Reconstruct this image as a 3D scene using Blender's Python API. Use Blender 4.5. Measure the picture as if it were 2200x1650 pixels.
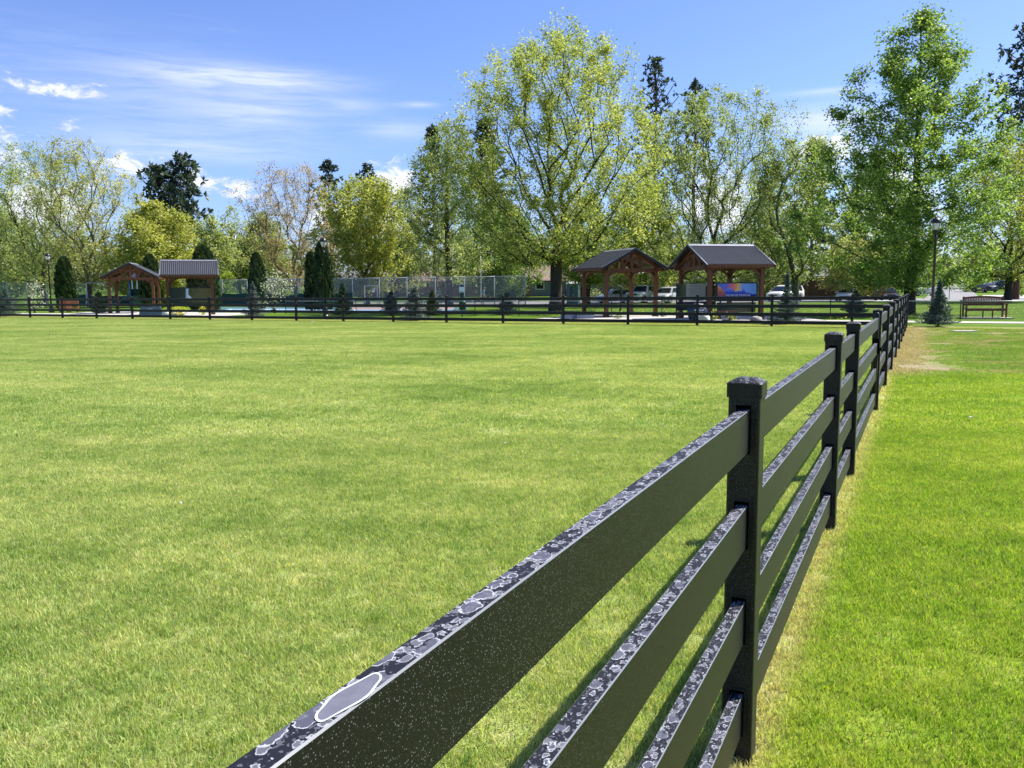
import bpy, math, random
import numpy as np
from mathutils import Vector, Matrix, Euler

# ------------------------------------------------------------------ clearing
for o in list(bpy.data.objects):
    bpy.data.objects.remove(o, do_unlink=True)
scene = bpy.context.scene
COL = scene.collection
R = math.radians
RNG = np.random.default_rng(7)
random.seed(7)

# ------------------------------------------------------------------ camera
CAM_H, PITCH, ROLL, FPX = 1.6262, 0.1141, 0.0075, 1787.8
cam_d = bpy.data.cameras.new('camera')
cam = bpy.data.objects.new('camera', cam_d)
COL.objects.link(cam)
cam_d.sensor_width = 36.0
cam_d.lens = 36.0 * FPX / 2200.0
cam_d.clip_start = 0.05
cam_d.clip_end = 6000
fw = Vector((0, math.cos(PITCH), -math.sin(PITCH)))
up0 = Vector((0, math.sin(PITCH), math.cos(PITCH)))
rt0 = Vector((1, 0, 0))
rt = rt0 * math.cos(ROLL) - up0 * math.sin(ROLL)
up = rt0 * math.sin(ROLL) + up0 * math.cos(ROLL)
m = Matrix.Identity(4)
for i in range(3):
    m[i][0], m[i][1], m[i][2] = rt[i], up[i], -fw[i]
m[2][3] = CAM_H
cam.matrix_world = m
scene.camera = cam

# ------------------------------------------------------------------ light and exposure
SUN_EL = R(51.0)
SUN_H = Vector((0.93, 0.355)).normalized()          # horizontal direction towards the sun
SUN_DIR = Vector((SUN_H.x * math.cos(SUN_EL), SUN_H.y * math.cos(SUN_EL), math.sin(SUN_EL)))
sd = bpy.data.lights.new('sun', 'SUN')
sd.energy = 4.8
sd.angle = R(0.53)
sd.color = (1.0, 0.95, 0.87)
sun = bpy.data.objects.new('sun', sd)
COL.objects.link(sun)
sun.rotation_euler = SUN_DIR.to_track_quat('Z', 'Y').to_euler()
sun.location = (30, 10, 60)
scene.view_settings.view_transform = 'Standard'
scene.view_settings.look = 'None'
scene.view_settings.exposure = 1.02
scene.view_settings.gamma = 1.0
scene.view_settings.use_curve_mapping = False
try:
    scene.cycles.use_denoising = True
    scene.cycles.use_adaptive_sampling = True
    scene.cycles.adaptive_threshold = 0.02
    scene.cycles.max_bounces = 6
    scene.cycles.diffuse_bounces = 3
    scene.cycles.glossy_bounces = 3
    scene.cycles.transparent_max_bounces = 24
    scene.cycles.transmission_bounces = 6
    scene.cycles.sample_clamp_indirect = 6.0
except Exception:
    pass


# ------------------------------------------------------------------ node helpers
def nd(nt, typ, ins=None, out=0, **props):
    n = nt.nodes.new(typ)
    for k, v in props.items():
        setattr(n, k, v)
    if ins:
        for k, v in ins.items():
            s = n.inputs[k]
            if isinstance(v, bpy.types.NodeSocket):
                nt.links.new(v, s)
            else:
                s.default_value = v
    return n.outputs[out] if out is not None else n


def mth(nt, op, a, b=None, c=None, clamp=False):
    ins = {0: a}
    if b is not None:
        ins[1] = b
    if c is not None:
        ins[2] = c
    return nd(nt, 'ShaderNodeMath', ins, operation=op, use_clamp=clamp)


def mixc(nt, fac, a, b, blend='MIX'):
    n = nt.nodes.new('ShaderNodeMix')
    n.data_type = 'RGBA'
    n.blend_type = blend
    for idx, v in ((0, fac), (6, a), (7, b)):
        if isinstance(v, bpy.types.NodeSocket):
            nt.links.new(v, n.inputs[idx])
        else:
            n.inputs[idx].default_value = v if idx == 0 else (tuple(v) + (1,) if len(v) == 3 else v)
    return n.outputs[2]


def ramp(nt, fac, stops, interp='LINEAR'):
    n = nt.nodes.new('ShaderNodeValToRGB')
    e = n.color_ramp
    e.interpolation = interp
    while len(e.elements) < len(stops):
        e.elements.new(0.5)
    for el, (p, c) in zip(e.elements, stops):
        el.position = p
        el.color = tuple(c) + (1,) if len(c) == 3 else c
    nt.links.new(fac, n.inputs[0])
    return n.outputs[0]


def smooth(nt, v, lo, hi, a=0.0, b=1.0):
    n = nt.nodes.new('ShaderNodeMapRange')
    n.interpolation_type = 'SMOOTHSTEP'
    n.clamp = True
    ins = n.inputs
    nt.links.new(v, ins[0])
    for k, x in zip((1, 2, 3, 4), (lo, hi, a, b)):
        ins[k].default_value = x
    return n.outputs[0]


def noise(nt, vec, scale, detail=3.0, rough=0.55, dist=0.0, out=0):
    return nd(nt, 'ShaderNodeTexNoise', {'Vector': vec, 'Scale': scale, 'Detail': detail, 'Roughness': rough, 'Distortion': dist}, out=out)


def mat(name):
    m = bpy.data.materials.new(name)
    m.use_nodes = True
    nt = m.node_tree
    nt.nodes.clear()
    out = nt.nodes.new('ShaderNodeOutputMaterial')
    return m, nt, out


def principled(nt, out, color, rough=0.6, metal=0.0, spec=0.5, normal=None, **extra):
    ins = {'Base Color': color if isinstance(color, bpy.types.NodeSocket) else tuple(color) + (1,), 'Roughness': rough, 'Metallic': metal, 'Specular IOR Level': spec}
    if normal is not None:
        ins['Normal'] = normal
    ins.update(extra)
    s = nd(nt, 'ShaderNodeBsdfPrincipled', ins)
    nt.links.new(s, out.inputs[0])
    return s


def bump(nt, h, strength=0.3, dist=0.01):
    return nd(nt, 'ShaderNodeBump', {'Height': h, 'Strength': strength, 'Distance': dist})


_simple = {}


def simple(name, color, rough=0.6, metal=0.0, spec=0.5, var=0.18, scale=6.0, bmp=0.0):
    """plain surface with slight mottling so that it never reads as flat"""
    if name in _simple:
        return _simple[name]
    m, nt, out = mat(name)
    tc = nd(nt, 'ShaderNodeTexCoord', out=3)
    n = noise(nt, tc, scale, 4.0)
    f = smooth(nt, n, 0.25, 0.75, 1.0 - var, 1.0 + var)
    c = mixc(nt, 1.0, tuple(color), nd(nt, 'ShaderNodeCombineColor', {0: f, 1: f, 2: f}), 'MULTIPLY')
    nrm = bump(nt, n, bmp, 0.01) if bmp else None
    principled(nt, out, c, rough, metal, spec, nrm)
    _simple[name] = m
    return m


# ------------------------------------------------------------------ world: sky with clouds
world = bpy.data.worlds.new('World')
scene.world = world
world.use_nodes = True
wt = world.node_tree
wt.nodes.clear()
wout = wt.nodes.new('ShaderNodeOutputWorld')
bg = wt.nodes.new('ShaderNodeBackground')
wt.links.new(bg.outputs[0], wout.inputs[0])
sky = wt.nodes.new('ShaderNodeTexSky')
sky.sky_type = 'NISHITA'
sky.sun_disc = False
sky.sun_elevation = SUN_EL
sky.sun_rotation = math.atan2(SUN_H.x, SUN_H.y)
sky.altitude = 650
sky.air_density = 1.0
sky.dust_density = 1.3
sky.ozone_density = 1.6
SKY_S = 0.076
bg.inputs[1].default_value = SKY_S
tcw = nd(wt, 'ShaderNodeTexCoord', out=0)
sx = nd(wt, 'ShaderNodeSeparateXYZ', {0: tcw}, out=None)
az = mth(wt, 'MULTIPLY', mth(wt, 'ARCTAN2', sx.outputs[0], sx.outputs[1]), 57.2958)
el = mth(wt, 'MULTIPLY', mth(wt, 'ARCSINE', sx.outputs[2]), 57.2958)


def skyvec(kx, ky, off=0.0):
    return nd(wt, 'ShaderNodeCombineXYZ', {0: mth(wt, 'MULTIPLY', az, kx), 1: mth(wt, 'MULTIPLY', el, ky), 2: off})


def blob(a, e, sa, se):
    x = mth(wt, 'DIVIDE', mth(wt, 'SUBTRACT', az, a), sa)
    y = mth(wt, 'DIVIDE', mth(wt, 'SUBTRACT', el, e), se)
    r2 = mth(wt, 'ADD', mth(wt, 'MULTIPLY', x, x), mth(wt, 'MULTIPLY', y, y))
    return mth(wt, 'EXPONENT', mth(wt, 'MULTIPLY', r2, -1.0))


def total(lst):
    v = lst[0]
    for b in lst[1:]:
        v = mth(wt, 'ADD', v, b)
    return v


# fair-weather cumulus low over the horizon (all round) and the ones seen between the trees
cum_n = noise(wt, skyvec(0.75, 1.5), 1.0, 7.0, 0.66, 0.5)
cum_big = noise(wt, skyvec(0.09, 0.05, 3.1), 1.0, 2.0)
band = mth(wt, 'MULTIPLY', smooth(wt, el, 2.0, 5.0), smooth(wt, el, 7.0, 10.5, 1.0, 0.0))
cum_gen = mth(wt, 'MULTIPLY', mth(wt, 'MULTIPLY', band, smooth(wt, cum_big, 0.42, 0.62)), 0.62)
cum_blobs = total([blob(-24.2, 7.6, 2.0, 1.0), blob(-17.5, 6.5, 2.1, 0.75), blob(-7.2, 7.2, 1.7, 1.0), blob(-31.8, 8.5, 2.4, 1.7), mth(wt, 'MULTIPLY', blob(-30.2, 11.9, 2.8, 0.8), 0.62), mth(wt, 'MULTIPLY', blob(-26.6, 11.7, 2.1, 0.8), 0.62),
                   blob(-20.6, 7.0, 1.0, 0.8), mth(wt, 'MULTIPLY', blob(-27.0, 9.6, 0.9, 0.6), 0.6), blob(-31.5, 10.3, 1.2, 0.35), blob(20.5, 8.6, 3.0, 1.4), blob(14.0, 5.0, 4.0, 2.2), blob(-10.0, 4.5, 6.0, 1.6), blob(24.5, 5.0, 4.0, 2.5), blob(-29.0, 5.0, 4.0, 2.0)])
cum_d = mth(wt, 'ADD', mth(wt, 'MULTIPLY', mth(wt, 'ADD', cum_blobs, cum_gen), 0.62), mth(wt, 'MULTIPLY', mth(wt, 'SUBTRACT', cum_n, 0.5), 1.5))
cum = smooth(wt, cum_d, 0.26, 0.66)
cum_lit = smooth(wt, cum_d, 0.30, 0.62)
# cirrus: long thin veils
cir_n = noise(wt, nd(wt, 'ShaderNodeVectorRotate', {'Vector': skyvec(0.10, 0.85, 1.7), 'Angle': R(5)}, rotation_type='Z_AXIS'), 1.0, 5.0, 0.58, 0.8)
cir_f = noise(wt, skyvec(0.25, 2.6, 5.0), 1.0, 5.0, 0.6, 0.5)
cir_mask = total([mth(wt, 'MULTIPLY', blob(-17.0, 13.2, 5.2, 0.62), 1.0), mth(wt, 'MULTIPLY', blob(-16.0, 11.3, 3.6, 1.2), 0.5), mth(wt, 'MULTIPLY', blob(-21.0, 11.8, 7.5, 2.6), 0.30), mth(wt, 'MULTIPLY', blob(-21.0, 8.8, 8.0, 0.9), 0.45),
                  mth(wt, 'MULTIPLY', blob(-7.5, 10.4, 2.6, 0.6), 0.42), mth(wt, 'MULTIPLY', blob(-6.2, 12.0, 1.2, 0.18), 0.6), mth(wt, 'MULTIPLY', blob(-10.5, 11.8, 2.2, 0.5), 0.35), mth(wt, 'MULTIPLY', blob(-31.0, 13.0, 9.0, 2.6), 0.14),
                  mth(wt, 'MULTIPLY', blob(20.5, 11.9, 2.6, 0.22), 0.55), mth(wt, 'MULTIPLY', blob(20.5, 10.2, 3.5, 0.9), 0.8)])
cir_gen = mth(wt, 'MULTIPLY', mth(wt, 'MULTIPLY', smooth(wt, el, 3.0, 9.0), smooth(wt, el, 15.0, 40.0, 1.0, 0.25)), smooth(wt, cir_n, 0.62, 0.85, 0.0, 0.12))
cir = mth(wt, 'MULTIPLY', cir_mask, mth(wt, 'ADD', 0.25, mth(wt, 'MULTIPLY', smooth(wt, mth(wt, 'ADD', mth(wt, 'MULTIPLY', cir_n, 0.5), mth(wt, 'MULTIPLY', cir_f, 0.5)), 0.30, 0.62), 0.75)))
cir = mth(wt, 'MINIMUM', mth(wt, 'ADD', cir, cir_gen), 0.85)
lp = smooth(wt, el, -2.0, 30.0)
base_sky = mixc(wt, 1.0, sky.outputs[0], (0.81, 0.94, 1.36), 'MULTIPLY')
s1 = mixc(wt, mth(wt, 'MULTIPLY', cir, 0.80), base_sky, (6.6, 7.0, 8.4))
cumcol = mixc(wt, cum_lit, (5.4, 5.7, 6.9), (7.4, 7.5, 8.0))
s2 = mixc(wt, mth(wt, 'MULTIPLY', cum, 0.85), s1, cumcol)
wt.links.new(s2, bg.inputs[0])


# ------------------------------------------------------------------ mesh helpers
class MB:
    def __init__(self):
        self.v, self.f, self.m = [], [], []

    def add(self, verts, faces, mi=0):
        b = len(self.v)
        self.v += [tuple(p) for p in verts]
        self.f += [tuple(i + b for i in f) for f in faces]
        self.m += [mi] * len(faces)
        return self

    def box(self, c, s, rz=0.0, mi=0, M=None):
        hx, hy, hz = s[0] / 2, s[1] / 2, s[2] / 2
        P = [Vector((x, y, z)) for z in (-hz, hz) for y in (-hy, hy) for x in (-hx, hx)]
        if M is None:
            M = Matrix.Rotation(rz, 3, 'Z')
        c = Vector(c)
        P = [M @ p + c for p in P]
        return self.add(P, [(0, 2, 3, 1), (4, 5, 7, 6), (0, 1, 5, 4), (2, 6, 7, 3), (0, 4, 6, 2), (1, 3, 7, 5)], mi)

    def beam(self, a, b, w, h, mi=0):
        a, b = Vector(a), Vector(b)
        d = (b - a)
        L = d.length
        d.normalize()
        upv = Vector((0, 0, 1)) if abs(d.z) < 0.98 else Vector((0, 1, 0))
        s = d.cross(upv).normalized()
        u = s.cross(d).normalized()
        M = Matrix((s, d, u)).transposed()
        return self.box((a + b) / 2, (w, L, h), M=M, mi=mi)

    def tube(self, pts, rad, n=8, mi=0, cap=True):
        pts = [Vector(p) for p in pts]
        if not hasattr(rad, '__len__'):
            rad = [rad] * len(pts)
        rings = []
        prev = None
        for i, p in enumerate(pts):
            d = (pts[min(i + 1, len(pts) - 1)] - pts[max(i - 1, 0)]).normalized()
            ref = Vector((0, 0, 1)) if abs(d.z) < 0.9 else Vector((1, 0, 0))
            s = d.cross(ref).normalized() if prev is None else (prev - d * prev.dot(d)).normalized()
            prev = s
            t = d.cross(s)
            rings.append([p + (s * math.cos(2 * math.pi * k / n) + t * math.sin(2 * math.pi * k / n)) * rad[i] for k in range(n)])
        V = [q for r_ in rings for q in r_]
        F = []
        for i in range(len(pts) - 1):
            for k in range(n):
                k2 = (k + 1) % n
                F.append((i * n + k, i * n + k2, (i + 1) * n + k2, (i + 1) * n + k))
        if cap:
            F.append(tuple(range(n - 1, -1, -1)))
            F.append(tuple((len(pts) - 1) * n + k for k in range(n)))
        return self.add(V, F, mi)

    def lathe(self, prof, n=12, c=(0, 0, 0), mi=0):
        V, F = [], []
        for (r, z) in prof:
            for k in range(n):
                a = 2 * math.pi * k / n
                V.append((c[0] + r * math.cos(a), c[1] + r * math.sin(a), c[2] + z))
        for i in range(len(prof) - 1):
            for k in range(n):
                k2 = (k + 1) % n
                F.append((i * n + k, i * n + k2, (i + 1) * n + k2, (i + 1) * n + k))
        F.append(tuple(range(n - 1, -1, -1)))
        F.append(tuple((len(prof) - 1) * n + k for k in range(n)))
        return self.add(V, F, mi)

    def prism(self, poly, y0, y1, mi=0, axis='y'):
        """polygon given as (x, z) pairs extruded from y0 to y1"""
        n = len(poly)
        if axis == 'y':
            V = [(x, y0, z) for x, z in poly] + [(x, y1, z) for x, z in poly]
        else:
            V = [(y0, x, z) for x, z in poly] + [(y1, x, z) for x, z in poly]
        F = [tuple(range(n)), tuple(range(2 * n - 1, n - 1, -1))]
        for k in range(n):
            k2 = (k + 1) % n
            F.append((k, n + k, n + k2, k2))
        return self.add(V, F, mi)

    def mesh(self, name, mats, smooth_=False):
        me = bpy.data.meshes.new(name)
        me.from_pydata(self.v, [], self.f)
        for mm in (mats if isinstance(mats, (list, tuple)) else [mats]):
            me.materials.append(mm)
        me.polygons.foreach_set('material_index', self.m)
        if smooth_:
            me.polygons.foreach_set('use_smooth', [True] * len(self.f))
        me.update()
        return me

    def build(self, name, mats, parent=None, smooth_=False, loc=None, rz=None):
        return obj(name, self.mesh(name, mats, smooth_), parent, loc, rz)


def obj(name, me, parent=None, loc=None, rz=None):
    o = bpy.data.objects.new(name, me)
    COL.objects.link(o)
    if parent is not None:
        o.parent = parent
    if loc is not None:
        o.location = loc
    if rz is not None:
        o.rotation_euler[2] = rz
    return o


def tag(o, label, cat, group=None, kind=None):
    if label:
        o['label'] = label
    if cat:
        o['category'] = cat
    if group:
        o['group'] = group
    if kind:
        o['kind'] = kind
    return o


def thing(name, label, cat, loc=(0, 0, 0), rz=0.0, group=None):
    o = bpy.data.objects.new(name, None)
    COL.objects.link(o)
    o.empty_display_size = 0.2
    o.location = loc
    o.rotation_euler[2] = rz
    return tag(o, label, cat, group)


def copy_tree(o, parent=None):
    c = o.copy()
    COL.objects.link(c)
    c.parent = parent
    for ch in list(o.children):
        copy_tree(ch, c)
    return c


def npmesh(name, V, F, mats, attr=None, smooth_=False):
    """fast mesh from numpy arrays; F is (n,k)"""
    me = bpy.data.meshes.new(name)
    V = np.ascontiguousarray(V, dtype=np.float32)
    F = np.ascontiguousarray(F, dtype=np.int32)
    n, k = F.shape
    me.vertices.add(len(V))
    me.vertices.foreach_set('co', V.ravel())
    me.loops.add(n * k)
    me.loops.foreach_set('vertex_index', F.ravel())
    me.polygons.add(n)
    me.polygons.foreach_set('loop_start', np.arange(0, n * k, k, dtype=np.int32))
    if smooth_:
        me.polygons.foreach_set('use_smooth', np.ones(n, dtype=bool))
    if attr is not None:
        a = me.attributes.new('rnd', 'FLOAT', 'FACE')
        a.data.foreach_set('value', np.ascontiguousarray(attr, dtype=np.float32))
    for mm in (mats if isinstance(mats, (list, tuple)) else [mats]):
        me.materials.append(mm)
    me.update(calc_edges=True)
    return me


def gz(y):
    """height of the ground: flat park, then a gentle rise along the street behind"""
    if y < 95:
        return 0.0
    return 0.0155 * (min(y, 400) - 95)


def gp(u, D, dz=0.0):
    """ground point D metres ahead, in the direction of column u of the 2200 px photograph"""
    return Vector(((u - 1100.0) / FPX * (D * math.cos(PITCH) + CAM_H * math.sin(PITCH)), D, gz(D) + dz))


def top_at(u, y, D):
    """height above the ground of something D metres ahead whose top shows at pixel (u, y) of the photograph"""
    upv = (825.0 - y - ROLL * (u - 1100.0)) / FPX
    dy = math.cos(PITCH) + upv * math.sin(PITCH)
    dz = -math.sin(PITCH) + upv * math.cos(PITCH)
    return CAM_H + D * dz / dy - gz(D)


# fence lines (from measured posts)
S = 3.048
P1 = Vector((0.7818, 2.7467))
DR = Vector((math.cos(1.1142), math.sin(1.1142)))
NR = Vector((DR.y, -DR.x))
PB = Vector((10.6547, 34.1501))
DB = Vector((math.cos(-0.4353), math.sin(-0.4353)))
NB = Vector((-DB.y, DB.x))


def sR(x, y):
    return (x - P1.x) * NR.x + (y - P1.y) * NR.y


def sB(x, y):
    return (x - PB.x) * NB.x + (y - PB.y) * NB.y


# ------------------------------------------------------------------ ground materials
def line_dist(nt, pos, P, Nv):
    d = nd(nt, 'ShaderNodeVectorMath', {0: pos, 1: (Nv.x, Nv.y, 0)}, operation='DOT_PRODUCT', out=1)
    return mth(nt, 'SUBTRACT', d, P.x * Nv.x + P.y * Nv.y)


def lawn_masks(nt):
    pos = nd(nt, 'ShaderNodeNewGeometry', out=0)
    sep = nd(nt, 'ShaderNodeSeparateXYZ', {0: pos}, out=None)
    flat = nd(nt, 'ShaderNodeCombineXYZ', {0: sep.outputs[0], 1: sep.outputs[1], 2: 0.0})
    return flat, sep.outputs[0], sep.outputs[1], line_dist(nt, flat, P1, NR), line_dist(nt, flat, PB, NB)


def lawn_colour(nt):
    """turf colour over the whole park: mown lawn, greener verge, straw along the fences, bare soil patches"""
    flat, X, Y, r, b = lawn_masks(nt)
    strx = nd(nt, 'ShaderNodeVectorMath', {0: flat, 1: (0.55, 1.0, 1.0)}, operation='MULTIPLY')
    n1 = noise(nt, strx, 0.42, 3.0, 0.55, 0.4)
    n2 = noise(nt, flat, 2.3, 3.0, 0.6)
    n3 = noise(nt, flat, 11.0, 2.0, 0.6)
    t = mth(nt, 'ADD', mth(nt, 'ADD', mth(nt, 'MULTIPLY', n1, 0.40), mth(nt, 'MULTIPLY', n2, 0.28)), mth(nt, 'MULTIPLY', n3, 0.32))
    # faint mowing passes, parallel to the back fence
    mow = mth(nt, 'SINE', mth(nt, 'ADD', mth(nt, 'MULTIPLY', b, 5.2), mth(nt, 'MULTIPLY', n1, 5.0)))
    t = mth(nt, 'ADD', t, mth(nt, 'MULTIPLY', mow, 0.016))
    lawn = ramp(nt, t, [(0.33, (0.185, 0.295, 0.060)), (0.44, (0.305, 0.41, 0.116)), (0.54, (0.455, 0.52, 0.195)), (0.66, (0.65, 0.64, 0.33))])
    side = ramp(nt, t, [(0.34, (0.175, 0.305, 0.030)), (0.46, (0.295, 0.42, 0.052)), (0.57, (0.42, 0.50, 0.090)), (0.69, (0.57, 0.56, 0.22))])
    wob = mth(nt, 'MULTIPLY', mth(nt, 'SUBTRACT', n2, 0.5), 0.5)
    rr = mth(nt, 'ADD', r, mth(nt, 'MULTIPLY', mth(nt, 'SUBTRACT', n3, 0.5), 0.28))
    c = mixc(nt, smooth(nt, r, -0.05, 0.15), lawn, side)
    # patchy part of the verge, farther along the fence
    far = smooth(nt, mth(nt, 'ADD', mth(nt, 'ADD', Y, mth(nt, 'MULTIPLY', wob, 2.2)), mth(nt, 'MULTIPLY', mth(nt, 'SUBTRACT', n3, 0.5), 0.9)), 14.4, 16.2)
    bare_n = noise(nt, nd(nt, 'ShaderNodeVectorMath', {0: flat, 1: (0.8, 1.2, 1.0)}, operation='MULTIPLY'), 0.75, 4.0, 0.62, 0.5)
    soil = ramp(nt, noise(nt, flat, 13.0, 6.0, 0.78), [(0.32, (0.22, 0.17, 0.10)), (0.45, (0.42, 0.34, 0.22)), (0.55, (0.54, 0.45, 0.31)), (0.7, (0.64, 0.56, 0.41))])
    patchy = ramp(nt, t, [(0.34, (0.13, 0.24, 0.04)), (0.50, (0.23, 0.35, 0.07)), (0.66, (0.42, 0.46, 0.16))])
    patch_c = mixc(nt, smooth(nt, mth(nt, 'ADD', bare_n, mth(nt, 'MULTIPLY', mth(nt, 'SUBTRACT', n3, 0.5), 0.35)), 0.51, 0.64), patchy, soil)
    strip = mth(nt, 'MULTIPLY', smooth(nt, mth(nt, 'ADD', mth(nt, 'ADD', r, mth(nt, 'MULTIPLY', wob, 2.2)), mth(nt, 'MULTIPLY', mth(nt, 'SUBTRACT', n3, 0.5), 1.2)), 0.45, 0.95, 1.0, 0.0), smooth(nt, r, -0.12, -0.02))
    patch_c = mixc(nt, strip, patch_c, soil)
    c = mixc(nt, mth(nt, 'MULTIPLY', far, smooth(nt, r, -0.1, 0.0)), c, patch_c)
    # straw: strips under both fences
    straw = ramp(nt, n3, [(0.3, (0.50, 0.42, 0.20)), (0.55, (0.72, 0.63, 0.36)), (0.7, (0.36, 0.42, 0.09))])
    near = mth(nt, 'SUBTRACT', 1.0, far)
    m1 = mth(nt, 'MULTIPLY', mth(nt, 'MULTIPLY', smooth(nt, rr, -0.02, 0.20, 1.0, 0.0), smooth(nt, rr, -0.14, -0.02)), near)
    c = mixc(nt, mth(nt, 'MULTIPLY', m1, 0.8), c, straw)
    bb = mth(nt, 'ADD', b, wob)
    m2 = mth(nt, 'MULTIPLY', smooth(nt, bb, 0.0, 0.3), smooth(nt, bb, 1.1, 1.9, 1.0, 0.0))
    c = mixc(nt, mth(nt, 'MULTIPLY', m2, 0.75), c, mixc(nt, n2, (0.58, 0.54, 0.25), (0.46, 0.46, 0.15)))
    # lusher, unmown grass behind the paddock
    lush = ramp(nt, t, [(0.36, (0.08, 0.18, 0.018)), (0.52, (0.15, 0.27, 0.024)), (0.66, (0.28, 0.34, 0.045))])
    c = mixc(nt, smooth(nt, bb, 1.6, 2.6), c, lush)
    return c, n3


def make_ground_mat():
    m, nt, out = mat('turf_ground')
    c, n3 = lawn_colour(nt)
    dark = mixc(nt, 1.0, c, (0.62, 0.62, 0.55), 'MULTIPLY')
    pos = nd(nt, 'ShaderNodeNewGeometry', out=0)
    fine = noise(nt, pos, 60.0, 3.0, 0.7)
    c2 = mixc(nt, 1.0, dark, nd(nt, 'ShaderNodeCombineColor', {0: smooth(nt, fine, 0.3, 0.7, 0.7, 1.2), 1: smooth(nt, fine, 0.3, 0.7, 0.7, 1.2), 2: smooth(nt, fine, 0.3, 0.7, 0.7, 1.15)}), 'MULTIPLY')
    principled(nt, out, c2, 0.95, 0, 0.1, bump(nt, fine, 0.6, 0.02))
    return m


def make_blade_mat():
    m, nt, out = mat('grass_blade')
    c, n3 = lawn_colour(nt)
    a = nd(nt, 'ShaderNodeAttribute', out=2, attribute_name='rnd')
    v = mixc(nt, a, (0.55, 0.64, 0.55), (1.5, 1.36, 1.3))
    c = mixc(nt, 1.0, c, v, 'MULTIPLY')
    c = mixc(nt, smooth(nt, a, 0.90, 0.94), c, (0.42, 0.34, 0.16))
    d = nd(nt, 'ShaderNodeBsdfPrincipled', {'Base Color': c, 'Roughness': 0.55, 'Specular IOR Level': 0.35})
    tcol = mixc(nt, 1.0, c, (1.15, 1.25, 0.6), 'MULTIPLY')
    t = nd(nt, 'ShaderNodeBsdfTranslucent', {'Color': tcol})
    mx = nd(nt, 'ShaderNodeMixShader', {0: 0.42, 1: d, 2: t})
    nt.links.new(mx, out.inputs[0])
    return m


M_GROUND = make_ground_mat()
M_BLADE = make_blade_mat()
M_CONC = simple('concrete', (0.46, 0.43, 0.39), 0.9, var=0.16, scale=1.5, bmp=0.1)
M_ASPH = simple('asphalt', (0.21, 0.205, 0.205), 0.92, var=0.15, scale=0.6)
M_COURT = simple('court_blue', (0.20, 0.33, 0.50), 0.8, var=0.06, scale=0.3)
M_COURT_G = simple('court_green', (0.045, 0.12, 0.11), 0.8, var=0.08, scale=0.3)
M_COURT_R = simple('court_red', (0.34, 0.20, 0.19), 0.8, var=0.08, scale=0.3)
M_LINE = simple('white_paint', (0.78, 0.78, 0.76), 0.7, var=0.08, scale=3)
M_MULCH = simple('bark_mulch', (0.20, 0.10, 0.065), 0.95, var=0.5, scale=9, bmp=0.5)

# ------------------------------------------------------------------ ground and paved sheets
g = MB()
ys = [-60, 20, 60, 95, 400, 2600]
for i in range(len(ys) - 1):
    y0, y1 = ys[i], ys[i + 1]
    z0, z1 = gz(y0), gz(y1)
    for x0, x1 in ((-2000, -60), (-60, 60), (60, 2000)):
        g.add([(x0, y0, z0), (x1, y0, z0), (x1, y1, z1), (x0, y1, z1)], [(0, 1, 2, 3)])
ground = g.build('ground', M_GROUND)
tag(ground, 'sunlit mown lawn with yellowish patches inside and around the paddock', None, kind='structure')


def sheet(name, pts, m, dz, label):
    b = MB()
    b.add([(p[0], p[1], gz(p[1]) + dz) for p in pts], [tuple(range(len(pts)))])
    o = b.build(name, m)
    tag(o, label, None, kind='structure')
    return o


def slab(name, pts, m, h, label):
    b = MB()
    n = len(pts)
    b.add([(p[0], p[1], -0.05) for p in pts] + [(p[0], p[1], h) for p in pts],
          [tuple(range(n - 1, -1, -1)), tuple(range(n, 2 * n))] + [(k, (k + 1) % n, n + (k + 1) % n, n + k) for k in range(n)])
    o = b.build(name, m)
    tag(o, label, None, kind='structure')
    return o


def fb(along, off):
    """point along the back fence line (metres from post 16 to the right) and off metres behind it"""
    p = PB + DB * along + NB * off
    return (p.x, p.y)


slab('path', [fb(-13, 5.3), fb(-13, 7.0), fb(30, 7.0), fb(30, 5.3)][::-1], M_CONC, 0.02, 'pale concrete path running behind the dark back fence')
slab('plaza', [(2.2, 43.6), (7.5, 41.6), (9.3, 39.4), (14.8, 39.2), (15.2, 45.4), (9.2, 47.6), (8.0, 50.6), (3.2, 50.8)], M_CONC, 0.035, 'concrete plaza under the two timber pavilions')
sheet('planting_bed', [(9.2, 37.6), (14.6, 36.9), (15.2, 39.1), (9.6, 39.5)], M_MULCH, 0.012, 'bark mulch bed with stones in front of the mural pavilion')
sheet('planting_bed', [(3.2, 43.0), (7.2, 41.4), (7.6, 42.2), (2.4, 44.4)], M_MULCH, 0.012, 'bark mulch bed in front of the gabled pavilion')
sheet('plaza', [(-32.5, 58.5), (-18.5, 54.5), (-17.6, 60.5), (-23.5, 62.5), (-24.5, 69), (-34, 67)], M_CONC, 0.012, 'concrete plaza under the two far pavilions')
sheet('path', [(-46, 62.5), (-33, 59.5), (-33, 63.5), (-47, 67.0)], M_CONC, 0.010, 'wide pale path leading past the lamp post at far left')
sheet('road', [(-20, 87), (120, 87), (120, 101), (-20, 101)], M_ASPH, 0.008, 'grey asphalt road with parked cars along the park edge')
xs0, xs1 = gp(1985, 95).x, gp(2112, 95).x
xe0, xe1 = gp(2026, 395).x, gp(2056, 395).x
b = MB()
for ya, yb in ((95, 200), (200, 395)):
    fa, f2 = (ya - 95) / 300, (yb - 95) / 300
    b.add([(xs0 + (xe0 - xs0) * fa, ya, gz(ya) + 0.02), (xs1 + (xe1 - xs1) * fa, ya, gz(ya) + 0.02), (xs1 + (xe1 - xs1) * f2, yb, gz(yb) + 0.02), (xs0 + (xe0 - xs0) * f2, yb, gz(yb) + 0.02)], [(0, 1, 2, 3)])
tag(b.build('street', M_ASPH), 'long grey residential street leading away on the right', None, kind='structure')
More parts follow.
